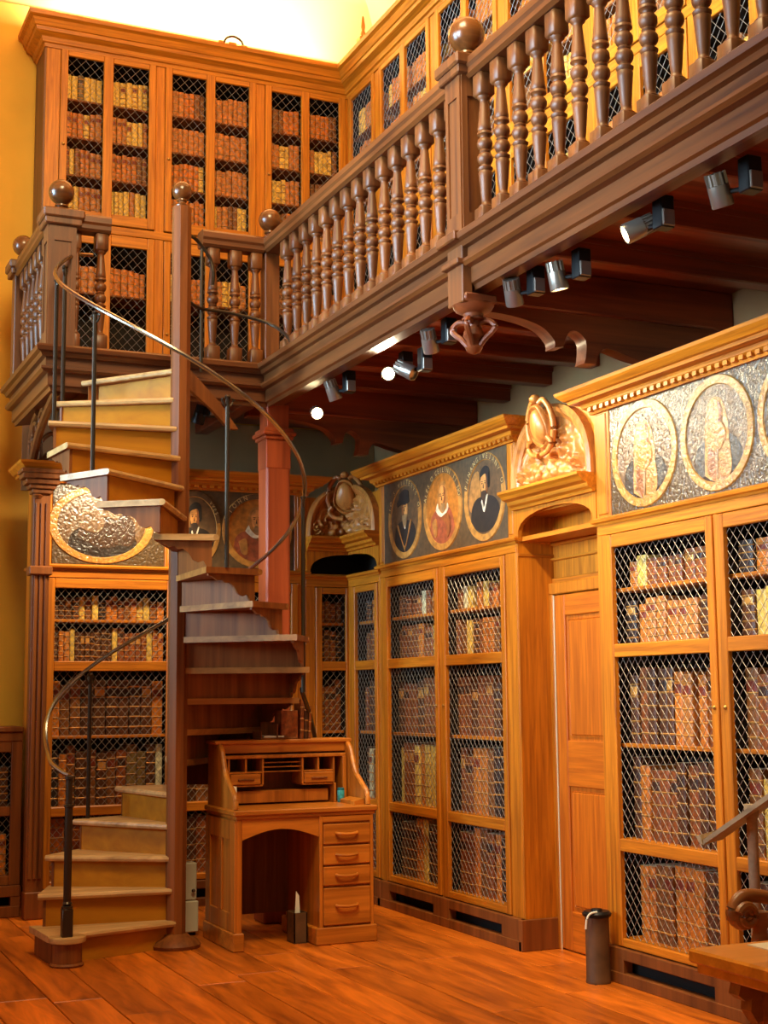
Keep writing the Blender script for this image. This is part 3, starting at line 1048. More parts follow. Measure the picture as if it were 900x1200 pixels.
bal1 = thing('balustrade', 'short balustrade left of the stair opening on the landing', 'balustrade')
newel(bal1, 1.655, 8.575, 0.083, 0.075, 0.080, panel_x=True, panel_y=True)
newel(bal1, 1.62, 9.72, 0.06, 0.06, 0.074)
MB().sweep([(1.62, 9.66), (1.62, 8.65)], RAIL).build('handrail', DARK_Y, bal1)
MB().sweep([(1.74, 8.555), (1.955, 8.555)], RAIL).build('handrail', DARK_X, bal1)
for k in range(6):
    link('baluster', BAL, bal1, (1.62, 8.76 + 0.158 * k, 3.53))
link('baluster', BAL, bal1, (1.905, 8.555, 3.53))
link('baluster', BAL, bal1, (1.757, 8.56, 3.53)).scale = (0.55, 0.55, 1)
bal2 = thing('balustrade', 'short balustrade right of the stair pole on the landing edge', 'balustrade')
MB().sweep([(2.55, 8.555), (2.97, 8.555)], RAIL).build('handrail', DARK_X, bal2)
for x in (2.635, 2.785, 2.925):
    link('baluster', BAL, bal2, (x, 8.555, 3.53))
bal3 = thing('balustrade', 'long gallery balustrade climbing across the upper right of the picture', 'balustrade')
newel(bal3, 3.03, 8.56, 0.05, 0.05, 0.076, cap=False)
MB().cbox(2.965, 3.095, 8.49, 8.62, 4.30, 4.40, 0.01).build('newel_cap', DARK_X, bal3)
MB().sweep([(3.03, 8.49), (3.03, 5.79)], RAIL).build('handrail', DARK_Y, bal3)
MB().sweep([(3.03, 5.63), (3.03, 2.6)], RAIL).build('handrail', DARK_Y, bal3)
newel(bal3, 3.02, 5.71, 0.075, 0.075, 0.088, panel_x=True, panel_y=True)
for k in range(15):
    link('baluster', BAL, bal3, (3.03, 5.87 + 0.168 * k, 3.53))
for k in range(18):
    link('baluster', BAL, bal3, (3.03, 5.565 - 0.165 * k, 3.53))

# ================================================================ SPIRAL STAIR
st = thing('spiral_staircase', 'wooden spiral staircase with tall centre pole and thin iron handrail', 'staircase', (2.26, 7.97, 0))
STEP = math.radians(23.9)
RISE, Z1, RAD = 0.1763, 0.154, 0.76


def phi(k):
    return math.radians(173.0) - STEP * (k - 2)


def pol(r, a):
    return (r * math.cos(a), r * math.sin(a))


po = [(0.058 * math.cos(PI / 8 + k * PI / 4), 0.058 * math.sin(PI / 8 + k * PI / 4)) for k in range(8)]
pole = MB().prism(po, 0.06, 4.32, 'z').build('pole', STAIR, st)
MB().lathe(ball_prof(0.060, 0.045), (0, 0, 4.32), 22).build('ball_finial', BALL, pole, angle=50)
MB().lathe([(0.14, 0.0), (0.145, 0.02), (0.125, 0.045), (0.085, 0.06), (0.07, 0.075), (0.05, 0.08)], (0, 0, 0), 20).build('pole_base', STAIR, pole)
TH = 0.034
YMAX = 8.495 - 7.97
for k in range(1, 20):
    a0 = phi(k)
    a1 = phi(k + 1) - math.radians(3.5)
    z = Z1 + RISE * (k - 1)
    nf = a0 + math.radians(1.2)
    rad = RAD if k > 1 else 0.80
    if k in (11, 12, 13):
        rad = 0.68
    pts = [pol(0.045, a0 + 0.9), pol(rad, nf)]
    am = (a0 + a1) / 2
    pts += [pol(rad, a1), pol(0.045, a1 - 0.6)]
    pin = [(p[0], min(p[1], YMAX)) if k >= 17 else p for p in pts]
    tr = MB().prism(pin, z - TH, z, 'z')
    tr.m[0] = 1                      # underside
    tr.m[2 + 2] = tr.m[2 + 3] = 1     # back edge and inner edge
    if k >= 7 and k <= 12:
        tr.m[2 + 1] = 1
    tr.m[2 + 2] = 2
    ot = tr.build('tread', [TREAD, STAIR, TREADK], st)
    # rounded nosing strip on the leading edge
    A, B = pin[0], pin[1]
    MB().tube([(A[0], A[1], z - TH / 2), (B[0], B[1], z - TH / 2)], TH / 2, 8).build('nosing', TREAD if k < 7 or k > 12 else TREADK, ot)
    # riser board beneath the leading edge
    zb = z - TH - (RISE - TH) if k > 1 else 0.0
    d = Vector((math.cos(a0), math.sin(a0)))
    nn = Vector((-d.y, d.x))          # towards the step below
    r1 = rad - 0.035
    e = Vector(pol(r1, a0))
    if k >= 17 and e.y > YMAX - 0.01:
        e = e * ((YMAX - 0.01) / e.y)
    s0 = d * 0.045

    def slab(mb, o0, o1, m):
        q = [s0 + nn * o0, e + nn * o0, e + nn * o1, s0 + nn * o1]
        mb.prism([(p.x, p.y) for p in q], zb, z - TH, 'z', m)
    rs = MB()
    slab(rs, -0.018, -0.001, 1)
    slab(rs, -0.001, 0.001, 0)
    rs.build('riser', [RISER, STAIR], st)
    # scalloped apron along the outer end
    P0, P1 = Vector(pol(rad - 0.03, a0)), Vector(pol(rad - 0.03, a1 + 0.03))
    if k >= 17:
        P0.y = min(P0.y, YMAX - 0.01)
        P1.y = min(P1.y, YMAX - 0.01)
    L = (P1 - P0).length
    if L < 0.05:
        continue
    tdir = (P1 - P0) / L
    tn = Vector((tdir.y, -tdir.x))
    if tn.dot(P0) < 0:
        tn = -tn
    if k <= 6:
        prof = [(0, -min(RISE, z - 0.001)), (L, -min(RISE, z - 0.001)), (L, -TH), (0, -TH)]
    else:
        prof = [(0, -RISE), (L * 0.10, -RISE * 0.98), (L * 0.16, -RISE * 0.80), (L * 0.26, -RISE * 0.86), (L * 0.36, -RISE * 0.78),
                (L * 0.44, -RISE * 0.56), (L * 0.55, -RISE * 0.44), (L * 0.64, -RISE * 0.46), (L * 0.70, -RISE * 0.36), (L * 0.80, -RISE * 0.40),
                (L * 0.92, -RISE * 0.28), (L, -RISE * 0.26), (L, -TH), (0, -TH)]
    ap = MB()
    vs = []
    for off in (0, -0.016):
        for u, w in prof:
            q = P0 + tdir * u + tn * off
            vs.append((q.x, q.y, z + w))
    n = len(prof)
    fs = [tuple(range(n)), tuple(range(2 * n - 1, n - 1, -1))] + [(i, (i + 1) % n, n + (i + 1) % n, n + i) for i in range(n)]
    ap.add(vs, fs)
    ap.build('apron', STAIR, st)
# curtail block of the first step
MB().lathe([(0.085, 0.0), (0.09, 0.01), (0.08, 0.02), (0.08, 0.12)], (pol(0.72, phi(1) + 0.10) + (0,)), 16).build('curtail_block', STAIR, st)
MB().lathe([(0.085, 0.12), (0.098, 0.125), (0.10, 0.137), (0.098, 0.15), (0.09, 0.1545)], (pol(0.72, phi(1) + 0.10) + (0,)), 20).build('curtail_nosing', TREAD, st)
# iron newel on the first step
nx, ny = 1.585 - 2.26, 7.66 - 7.97
nw = MB().cbox(nx - 0.028, nx + 0.028, ny - 0.028, ny + 0.028, 0.154, 0.30, 0.004)
nw.lathe([(0.030, 0.30), (0.030, 0.31), (0.020, 0.316), (0.027, 0.325), (0.020, 0.335), (0.021, 0.345), (0.021, 0.82), (0.026, 0.825), (0.026, 0.835),
          (0.018, 0.84), (0.018, 0.965), (0.024, 0.97), (0.024, 0.985), (0.014, 0.99)], (nx, ny, 0), 14)
nw.build('iron_newel', IRON, st)
HR = 0.735


def railz(a):
    """height of the handrail above angle a (unwrapped, decreasing up the stair)"""
    k = 2 + (math.radians(173) - a) / STEP
    return Z1 + RISE * (k - 1) + 0.86


path = [(nx, ny, 0.99), (nx - 0.02, ny + 0.05, 1.0), (nx - 0.06, ny + 0.18, 1.045)]
a_s, a_e = math.radians(182), math.radians(173) - STEP * 16.35
N = 70
for i in range(N + 1):
    a = a_s + (a_e - a_s) * i / N
    x, y = pol(HR, a)
    path.append((x, y, railz(a) + (0.0 if i > 3 else -0.01 * (3 - i))))
path = path[:3] + path[3:]
lx, ly, lz = path[-1]
path += [(lx + 0.05, ly + 0.13, lz + 0.055), (lx + 0.12, ly + 0.22, lz + 0.10), (lx + 0.2, ly + 0.27, lz + 0.12)]
hp = [tuple(p) for p in spline(path, 2)]
hr = MB().tube(hp, 0.0125, 8)
hr.build('handrail', STEEL, st)
for kk, zlow in ((4.2, None), (7.4, None), (10.0, 1.42), (12.7, None), (15.35, None), (17.1, None), (18.1, None)):
    a = math.radians(173) - STEP * (kk - 2)
    x, y = pol(HR - 0.01, a)
    if kk in (12.7,):
        x, y = pol(0.66, a)
    zt = Z1 + RISE * (math.floor(kk) - 1) if zlow is None else zlow
    b = MB().tube([(x, y, zt), (x, y, railz(a) - 0.03)], 0.0125, 8)
    b.lathe([(0.012, 0), (0.019, 0.01), (0.012, 0.02)], (x, y, railz(a) - 0.05), 10)
    for sgn in (1, -1):
        tx, ty = -math.sin(a) * 0.035 * sgn, math.cos(a) * 0.035 * sgn
        b.tube([tuple(q) for q in spline([(x, y, railz(a) - 0.10), (x + tx * 0.6, y + ty * 0.6, railz(a) - 0.085), (x + tx, y + ty, railz(a) - 0.055), (x + tx * 0.5, y + ty * 0.5, railz(a) - 0.05)], 4)], 0.006, 6)
    b.build('iron_baluster', IRON, st)
# guard rail round the head of the stair and stay rod below
g = MB().tube([tuple(q) for q in spline([(0.03, 0.05, 3.79), (0.20, 0.30, 3.80), (0.42, 0.34, 3.80), (0.64, 0.28, 3.745), (0.72, 0.18, 3.66), (0.74, 0.10, 3.58)], 6)], 0.011, 8)
g.build('guard_rail', IRON, st)
g = MB().tube([tuple(q) for q in spline([(0.03, 0.05, 4.16), (0.16, 0.28, 4.24), (0.27, 0.33, 4.15), (0.30, 0.33, 4.05), (0.30, 0.34, 3.97)], 6)], 0.011, 8)
g.build('guard_rail', IRON, st)
MB().tube([(0.225, 0.33, 3.40), (0.225, 0.33, 4.19)], 0.011, 8).build('guard_post', IRON, st)
MB().tube([(0.69, -0.20, 1.44), (0.70, -0.18, 1.42), (0.86, 0.12, 1.29), (1.02, 0.45, 1.155), (1.10, 0.62, 1.08)], 0.014, 8).build('stay_rod', IRON, st)
# sloping string board from pole to landing
MB().prism([(0.08, 3.47), (0.34, 3.21), (0.46, 3.05), (0.40, 3.05), (0.28, 3.17), (0.08, 3.33)], 0.30, 0.34, 'y').build('string_board', STAIR, st)

# ================================================================ DOOR ALCOVE
dr = MB().box(0, 0.85, 0.232, 0.262, 0, 2.9).build('trim_1', OAK_V, None, (3.95, 6.97, 0), RW)
tag(dr, kind='structure')
tp = MB()
tp.cbox(0.0, 0.85, 0.215, 0.235, 2.235, 2.255, 0.004).cbox(0.0, 0.85, 0.220, 0.235, 2.02, 2.05, 0.004).cbox(0.0, 0.85, 0.215, 0.235, 2.15, 2.165, 0.004)
tp.build('overdoor_panel', OAK_H, dr)
MB().box(0.01, 0.85, 0.02, 0.23, 2.255, 2.28).build('niche_floor', OAK_H, dr)
MB().box(0.01, 0.85, 0.02, 0.23, 2.40, 2.43).build('niche_top', OAK_H, dr)
d1 = MB()
d1.cbox(0.0, 0.05, 0.195, 0.235, 0, 1.955, 0.005)
d1.cbox(0.0, 0.85, 0.195, 0.235, 1.955, 2.02, 0.005)
d1.cbox(0.79, 0.85, 0.195, 0.235, 0, 1.955, 0.005)
door = d1.build('door_1', OAK_V, None, (3.95, 6.97, 0), RW)
tag(door, kind='structure')
lf = MB()
lf.box(0.055, 0.785, 0.218, 0.232, 0.01, 1.95, 0)
for (x0, x1, z0, z1, m) in ((0.055, 0.16, 0.01, 1.95, 0), (0.68, 0.785, 0.01, 1.95, 0), (0.16, 0.68, 1.83, 1.95, 1),
                            (0.16, 0.68, 0.89, 1.14, 1), (0.16, 0.68, 0.01, 0.22, 1)):
    lf.cbox(x0, x1, 0.205, 0.222, z0, z1, 0.005, m)
lf.build('door_leaf', [DOOR_V, DOOR_H], door)
for (x0, x1) in ((0.185, 0.655),):
    for (z0, z1) in ((1.165, 1.805), (0.245, 0.865)):
        MB().cbox(x0, x1, 0.208, 0.220, z0, z1, 0.010).build('door_panel', DOOR_V, door)
MB().box(0.050, 0.0545, 0.200, 0.206, 0.0, 1.95).build('painted_light_gap', CREAM, door)  # cream-coloured strip painted in as light through the door crack


# ================================================================ CARVED PEDIMENTS
def relief(u, v):
    """carved scrolls and fruit, u in -1..1, v in 0..1"""
    au = abs(u)
    h = 0.0
    for cx, cy, r, tw in ((0.55, 0.30, 0.30, 3.0), (0.30, 0.62, 0.20, -3.0), (0.80, 0.16, 0.16, 3.0)):
        dx, dy = au - cx, (v - cy) * 0.95
        rr = math.hypot(dx, dy)
        if rr < r * 1.25:
            th = math.atan2(dy, dx)
            h += max(0, 1 - (rr / (r * 1.25)) ** 2) * (0.55 + 0.45 * math.cos(rr / r * 11 - tw * th))
    for cx, cy, r in ((0.12, 0.22, 0.11), (0.0, 0.36, 0.10), (0.22, 0.12, 0.09), (0.0, 0.10, 0.10), (0.34, 0.22, 0.08), (0.17, 0.42, 0.08), (0.42, 0.09, 0.08)):
        q = ((au - cx) ** 2 + (v - cy) ** 2) / (r * r)
        if q < 1:
            h = max(h, 0.4 + 0.9 * math.sqrt(1 - q))
    h += 0.16 * math.sin(34 * au + 9 * v) * math.sin(27 * v - 6 * au)
    return h


def lunette(u0, u1, w, z0, hh, side):
    """half-round relief between u0..u1 of -1..1; side selects x centre at 0"""
    b = MB()
    nu, nv = int(34 * (u1 - u0) / 2) * 2 + 2, 30
    pts = []
    for j in range(nv):
        v = j / (nv - 1)
        for i in range(nu):
            u = u0 + (u1 - u0) * i / (nu - 1)
            lim = math.sqrt(max(0.0, 1 - min(1, abs(u)) ** 2)) ** 0.8
            vv = v * lim
            edge = min(1.0, (lim - vv) * 6 + 0.0)
            hgt = relief(u, vv) * 0.045 * max(0, edge) + 0.006
            pts.append((u * w, -hgt, z0 + vv * hh))
    b.grid(pts, nu, nv)
    return b


def arch_band(cx, w, z0, hh, a0, a1, r_in=0.86, y0=-0.045, y1=0.02):
    b = MB()
    n = 22
    vs = []
    for i in range(n + 1):
        a = a0 + (a1 - a0) * i / n
        c, s = math.cos(a), max(0, math.sin(a)) ** 0.8
        for rr, y in ((1.03, y1), (1.03, y0 + 0.012), (0.98, y0), (0.93, y0 + 0.006), (0.90, y0 + 0.02), (r_in, y0 + 0.03), (r_in, y1)):
            vs.append((cx + c * w * rr, y, z0 + s * hh * rr))
    k = 7
    fs = []
    for i in range(n):
        for j in range(k):
            fs.append((i * k + j, i * k + (j + 1) % k, (i + 1) * k + (j + 1) % k, (i + 1) * k + j))
    fs += [tuple(range(k)), tuple(n * k + j for j in range(k - 1, -1, -1))]
    b.add(vs, fs)
    return b


def cartouche(par, cx, cy, cz, s, rot=0.0):
    b = MB()
    nu, nv = 22, 26
    for layer, (sc, dep, off) in enumerate(((1.0, 0.02, 0.0), (0.74, 0.045, -0.02))):
        pts = []
        for j in range(nv):
            t = j / (nv - 1)
            for i in range(nu):
                a = 2 * PI * i / (nu - 1)
                r = t
                wx = 0.10 * sc * (1 + 0.10 * math.cos(3 * a + PI / 2))
                wz = 0.135 * sc
                x = wx * r * math.cos(a)
                z = wz * r * math.sin(a)
                y = -dep * math.sqrt(max(0, 1 - r * r * 0.98)) + off - (0.03 * math.exp(-((r - 0.9) / 0.08) ** 2) if layer == 0 else 0)
                y -= z * 0.25
                pts.append((x * s, y * s, z * s))
        b.grid(pts, nu, nv)
    # curled scrolls hugging the shield
    for sg in (-1, 1):
        for pth, r in (([(0.11, 0, -0.10), (0.145, -0.01, -0.02), (0.125, -0.02, 0.08), (0.07, -0.03, 0.15), (0.03, -0.04, 0.135)], 0.018),
                       ([(0.02, -0.02, -0.17), (0.09, -0.02, -0.155), (0.13, -0.02, -0.11), (0.10, -0.03, -0.075)], 0.016)):
            b.tube([(q[0] * sg * s, q[1] * s, q[2] * s) for q in spline(pth, 5)], r * s, 7)
    b.lathe([(0.01, 0), (0.03, 0.01), (0.035, 0.025), (0.02, 0.045), (0.002, 0.05)], (0, -0.045 * s, 0.14 * s), 10)
    o = b.build('cartouche', CARV, par, (cx, cy, cz), recalc=False, angle=70)
    o.rotation_euler = (0, 0, rot)


SHELF = [(-0.03, 2.43), (0.03, 2.43), (0.035, 2.445), (0.055, 2.455), (0.06, 2.475), (0.09, 2.485), (0.10, 2.50), (0.12, 2.515), (0.12, 2.53), (-0.03, 2.53)]


def spandrel(x0, x1, half=None, z0=2.255, z1=2.44):
    """flat panel with an arched underside; half='l' or 'r' keeps a quarter arch"""
    pts = []
    n = 14
    if half is None:
        c, w = (x0 + x1) / 2, (x1 - x0) / 2 - 0.03
        pts = [(x0, z0), (x0, z1), (x1, z1), (x1, z0), (c + w, z0)]
        for i in range(n + 1):
            a = PI * i / n
            pts.append((c + w * math.cos(a), z0 + (z1 - z0 - 0.03) * math.sin(a) ** 0.6))
        pts.append((c - w, z0))
    elif half == 'l':
        w = x1 - x0 - 0.03
        pts = [(x0, z0), (x0, z1), (x1, z1)]
        for i in range(n + 1):
            a = PI / 2 + PI / 2 * i / n
            pts.append((x1 + w * math.cos(a), z0 + (z1 - z0 - 0.03) * math.sin(a) ** 0.6))
    else:
        w = x1 - x0 - 0.03
        pts = [(x1, z0), (x1, z1), (x0, z1)]
        for i in range(n + 1):
            a = PI / 2 - PI / 2 * i / n
            pts.append((x0 + w * math.cos(a), z0 + (z1 - z0 - 0.03) * math.sin(a) ** 0.6))
    out = []
    for q in pts:
        if not out or (abs(q[0] - out[-1][0]) + abs(q[1] - out[-1][1])) > 1e-5:
            out.append(q)
    return out


pf = thing('carved_pediment', 'carved oak pediment with scrolled shield above the panelled door', 'carving', (3.95, 6.97, 0), RW)
MB().sweep([(0.0, 0), (0.85, 0)], SHELF).build('shelf', OAK_H, pf)
MB().prism(spandrel(0, 0.85), -0.01, 0.015, 'y').build('arched_spandrel', OAK_V, pf)
MB().box(0.0, 0.85, 0.015, 0.05, 2.53, 2.92).build('back_panel', OAK_V, pf)
lunette(-1, 1, 0.37, 0, 0.36, 0).build('relief', CARV, pf, (0.425, 0.0, 2.535), recalc=False, angle=80)
arch_band(0.425, 0.41, 2.53, 0.42, 0, PI).build('arch_moulding', CARV, pf, angle=40)
cartouche(pf, 0.45, -0.08, 2.83, 0.92)

pc = thing('carved_pediment', 'carved oak pediment with shield wrapping the back corner above the narrow cases', 'carving', (3.95, 9.44, 0))
# back wall half: local x from -0.335 to 0
MB().sweep([(-0.335, 0), (0.0, 0), (0.0, -0.56)], SHELF).build('shelf', OAK_H, pc)
MB().prism(spandrel(-0.335, 0, 'l'), -0.01, 0.015, 'y').build('arched_spandrel', OAK_V, pc)
pr = [(-q[0], q[1]) for q in spandrel(0, 0.56, 'r')]
MB().prism(pr, -0.01, 0.015, 'x').build('arched_spandrel', OAK_V, pc)
nb = MB()
nb.box(-0.335, 0.2, 0.20, 0.22, 2.25, 2.44).box(0.20, 0.22, -0.56, 0.2, 2.25, 2.44)
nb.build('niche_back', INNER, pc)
nb = MB()
nb.box(-0.335, 0.02, 0.015, 0.05, 2.53, 2.82).box(0.015, 0.05, -0.56, 0.02, 2.53, 2.82)
nb.build('back_panel', OAK_V, pc)
lunette(-1, 0, 0.31, 0, 0.34, 0).build('relief', CARV, pc, (-0.01, 0.0, 2.535), recalc=False, angle=80)
l2 = lunette(0, 1, 0.50, 0, 0.34, 0)
l2.v = [(q[1], -q[0], q[2]) for q in l2.v]
l2.build('relief', CARV, pc, (0.0, -0.01, 2.535), recalc=False, angle=80)
arch_band(0, 0.325, 2.53, 0.38, PI / 2, PI).build('arch_moulding', CARV, pc, angle=40)
a2 = arch_band(0, 0.53, 2.53, 0.38, 0, PI / 2)
a2.v = [(q[1], -q[0], q[2]) for q in a2.v]
a2.build('arch_moulding', CARV, pc, angle=40)
cartouche(pc, -0.06, -0.10, 2.82, 0.95, -PI / 5)

# ================================================================ PAINTED PORTRAITS
def paint(name, c, rough, bump, nscale=26):
    nscale = 55 if bump > 0.5 else nscale
    return plain(name, c, rough, noise=0.22, nscale=nscale, bump=bump, spec=1.0 if bump > 0.5 else 0.5)


PA = {}
for nm, rough, bump in (('dull', 0.55, 0.05), ('gloss', 0.20, 0.75)):
    PA[nm] = {
        'ground': paint(nm + '_panel_brown', (84, 62, 36), rough, bump),
        'ring': paint(nm + '_ring_ochre', (176, 120, 50), rough, bump),
        'field': paint(nm + '_field_brown', (98, 68, 38), rough, bump),
        'amber': paint(nm + '_field_amber', (176, 106, 30), rough, bump),
        'skin': paint(nm + '_skin', (212, 140, 70) if nm == 'dull' else (186, 124, 56), rough, bump),
        'shade': paint(nm + '_skin_shade', (138, 78, 36), rough, bump),
        'black': paint(nm + '_black_cloth', (40, 30, 22), rough, bump),
        'red': paint(nm + '_rust_cloth', (150, 74, 44), rough, bump),
        'white': paint(nm + '_white_cloth', (222, 206, 176), rough, bump),
        'tan': paint(nm + '_tan_cloth', (170, 112, 50), rough, bump),
        'hair': paint(nm + '_hair', (64, 42, 26), rough, bump),
        'beard': paint(nm + '_beard', (150, 112, 70), rough, bump),
        'letter': paint(nm + '_letters', (214, 178, 112), rough, bump),
    }
GLYPH = {}


def glyph(ch):
    if ch not in GLYPH:
        cu = bpy.data.curves.new('glyph', 'FONT')
        cu.body = ch
        cu.align_x = 'CENTER'
        ob = bpy.data.objects.new('glyph', cu)
        me = ob.to_mesh()
        GLYPH[ch] = ([(v.co.x, v.co.y) for v in me.vertices], [tuple(q.vertices) for q in me.polygons])
        ob.to_mesh_clear()
        bpy.data.objects.remove(ob)
        bpy.data.curves.remove(cu)
    return GLYPH[ch]


def ell(cx, cz, a, b, n=40, a0=0, a1=2 * PI):
    return [(cx + a * math.cos(a0 + (a1 - a0) * i / n), cz + b * math.sin(a0 + (a1 - a0) * i / n)) for i in range(n)]


def sm(pts, n=5):
    return [(p[0], p[1]) for p in spline([(q[0], q[1]) for q in pts + [pts[0]]], n)[:-1]]


# each sitter: list of (part name, colour, polygon in units of the oval's radii)
ROBE = [(-0.66, -0.55), (-0.60, -0.26), (-0.34, -0.06), (0.30, -0.06), (0.60, -0.22), (0.70, -0.50), (0.45, -0.74), (0.0, -0.85), (-0.42, -0.76)]
HEAD = [(-0.17, 0.22), (-0.18, 0.40), (-0.10, 0.54), (0.04, 0.56), (0.15, 0.47), (0.18, 0.28), (0.13, 0.10), (0.02, 0.0), (-0.10, 0.06)]
SIDE = [(0.06, 0.54), (0.15, 0.47), (0.18, 0.28), (0.13, 0.10), (0.02, 0.0), (0.05, 0.16), (0.10, 0.30)]


def sit_hat(P):
    return [('robe', P['black'], ROBE), ('neck_ruff', P['white'], [(-0.12, 0.0), (0.12, 0.0), (0.07, -0.18), (0.0, -0.26), (-0.07, -0.16)]),
            ('face', P['skin'], [(x, z - 0.06) for x, z in HEAD]), ('cheek_shadow', P['shade'], [(-x, z - 0.06) for x, z in SIDE]),
            ('beard', P['beard'], [(-0.15, 0.10), (0.0, 0.10), (0.15, 0.10), (0.12, -0.08), (0.05, -0.22), (0.0, -0.14), (-0.05, -0.22), (-0.12, -0.08)]),
            ('hat', P['black'], [(-0.44, 0.34), (-0.48, 0.44), (-0.34, 0.54), (-0.30, 0.66), (0.0, 0.74), (0.24, 0.68), (0.26, 0.54), (0.28, 0.40), (0.0, 0.36), (-0.2, 0.38)]),
            ('stole', P['tan'], [(-0.46, -0.18), (-0.40, -0.14), (0.0, -0.70), (0.34, -0.10), (0.40, -0.14), (0.02, -0.78), (-0.02, -0.78)])]


def sit_hood(P):
    return [('robe', P['red'], [(-0.70, -0.46), (-0.62, -0.16), (-0.30, 0.0), (0.30, 0.0), (0.52, -0.2), (0.62, -0.52), (0.40, -0.76), (0.0, -0.85), (-0.44, -0.74)]),
            ('cowl', P['tan'], [(-0.32, -0.02), (-0.28, 0.36), (-0.12, 0.62), (0.12, 0.62), (0.26, 0.34), (0.28, 0.0), (0.0, -0.16)]),
            ('face', P['skin'], HEAD), ('cheek_shadow', P['shade'], SIDE),
            ('beard', P['beard'], [(-0.10, 0.10), (0.12, 0.12), (0.12, -0.04), (0.02, -0.12), (-0.08, -0.04)]),
            ('hood_fold', P['white'], [(-0.36, -0.02), (-0.26, 0.14), (-0.2, 0.02), (0.0, -0.12), (0.22, -0.02), (0.28, 0.10), (0.30, -0.04), (0.10, -0.18), (-0.14, -0.18)]),
            ('robe_fold', P['shade'], [(-0.1, -0.22), (0.3, -0.14), (0.42, -0.5), (0.25, -0.72), (0.2, -0.4)]),
            ('lower_fold', P['tan'], [(-0.56, -0.3), (-0.34, -0.22), (-0.3, -0.6), (-0.45, -0.62)])]


def sit_dark(P):
    return [('light_ground', P['tan'], [(-0.80, 0.1), (-0.62, 0.5), (-0.3, 0.6), (-0.2, 0.1), (-0.4, -0.3), (-0.76, -0.24)]),
            ('robe', P['black'], [(x * 1.08, z + 0.06) for x, z in ROBE]),
            ('hair', P['black'], [(-0.24, 0.40), (-0.18, 0.60), (0.06, 0.70), (0.26, 0.60), (0.28, 0.26), (0.18, 0.20), (0.0, 0.50)]),
            ('face', P['skin'], HEAD), ('cheek_shadow', P['shade'], SIDE),
            ('hairline', P['black'], [(-0.20, 0.44), (-0.14, 0.60), (0.08, 0.66), (0.24, 0.54), (0.24, 0.26), (0.17, 0.28), (0.12, 0.50), (-0.04, 0.50)]),
            ('beard', P['hair'], [(-0.15, 0.12), (-0.02, 0.15), (0.11, 0.12), (0.10, -0.06), (0.0, -0.16), (-0.10, -0.06)]),
            ('collar', P['white'], [(-0.14, -0.10), (-0.09, -0.06), (-0.01, -0.24), (0.13, 0.02), (0.17, 0.0), (0.0, -0.34)])]


def sit_tan(P):
    return [('mantle', P['black'], ROBE),
            ('cowl', P['tan'], [(-0.34, -0.2), (-0.30, 0.30), (-0.16, 0.58), (0.10, 0.60), (0.28, 0.34), (0.34, -0.2), (0.0, -0.3)]),
            ('robe', P['tan'], [(-0.36, -0.70), (-0.30, -0.1), (0.0, 0.05), (0.32, -0.1), (0.38, -0.70), (0.0, -0.84)]),
            ('robe_fold', P['shade'], [(-0.28, -0.66), (-0.22, -0.2), (-0.06, -0.3), (-0.06, -0.80)]),
            ('face', P['skin'], HEAD), ('cheek_shadow', P['shade'], SIDE),
            ('beard', P['amber'], [(-0.20, 0.14), (0.0, 0.18), (0.20, 0.14), (0.26, -0.10), (0.0, -0.34), (-0.26, -0.10)]),
            ('collar', P['beard'], [(-0.04, -0.30), (0.0, -0.36), (0.04, -0.30), (0.02, -0.74), (-0.02, -0.74)])]


def sit_dim(P):
    return [('robe', P['black'], ROBE),
            ('mantle', P['hair'], [(-0.5, -0.3), (-0.3, 0.1), (0.1, 0.2), (0.4, 0.0), (0.5, -0.4), (0.0, -0.6)]),
            ('drapery', P['field'], [(-0.46, 0.2), (-0.2, 0.5), (0.0, 0.3), (0.05, 0.0), (-0.1, -0.2), (-0.4, -0.1)]),
            ('figure', P['hair'], [(0.24, -0.5), (0.3, 0.1), (0.5, 0.3), (0.66, 0.0), (0.62, -0.5)])]


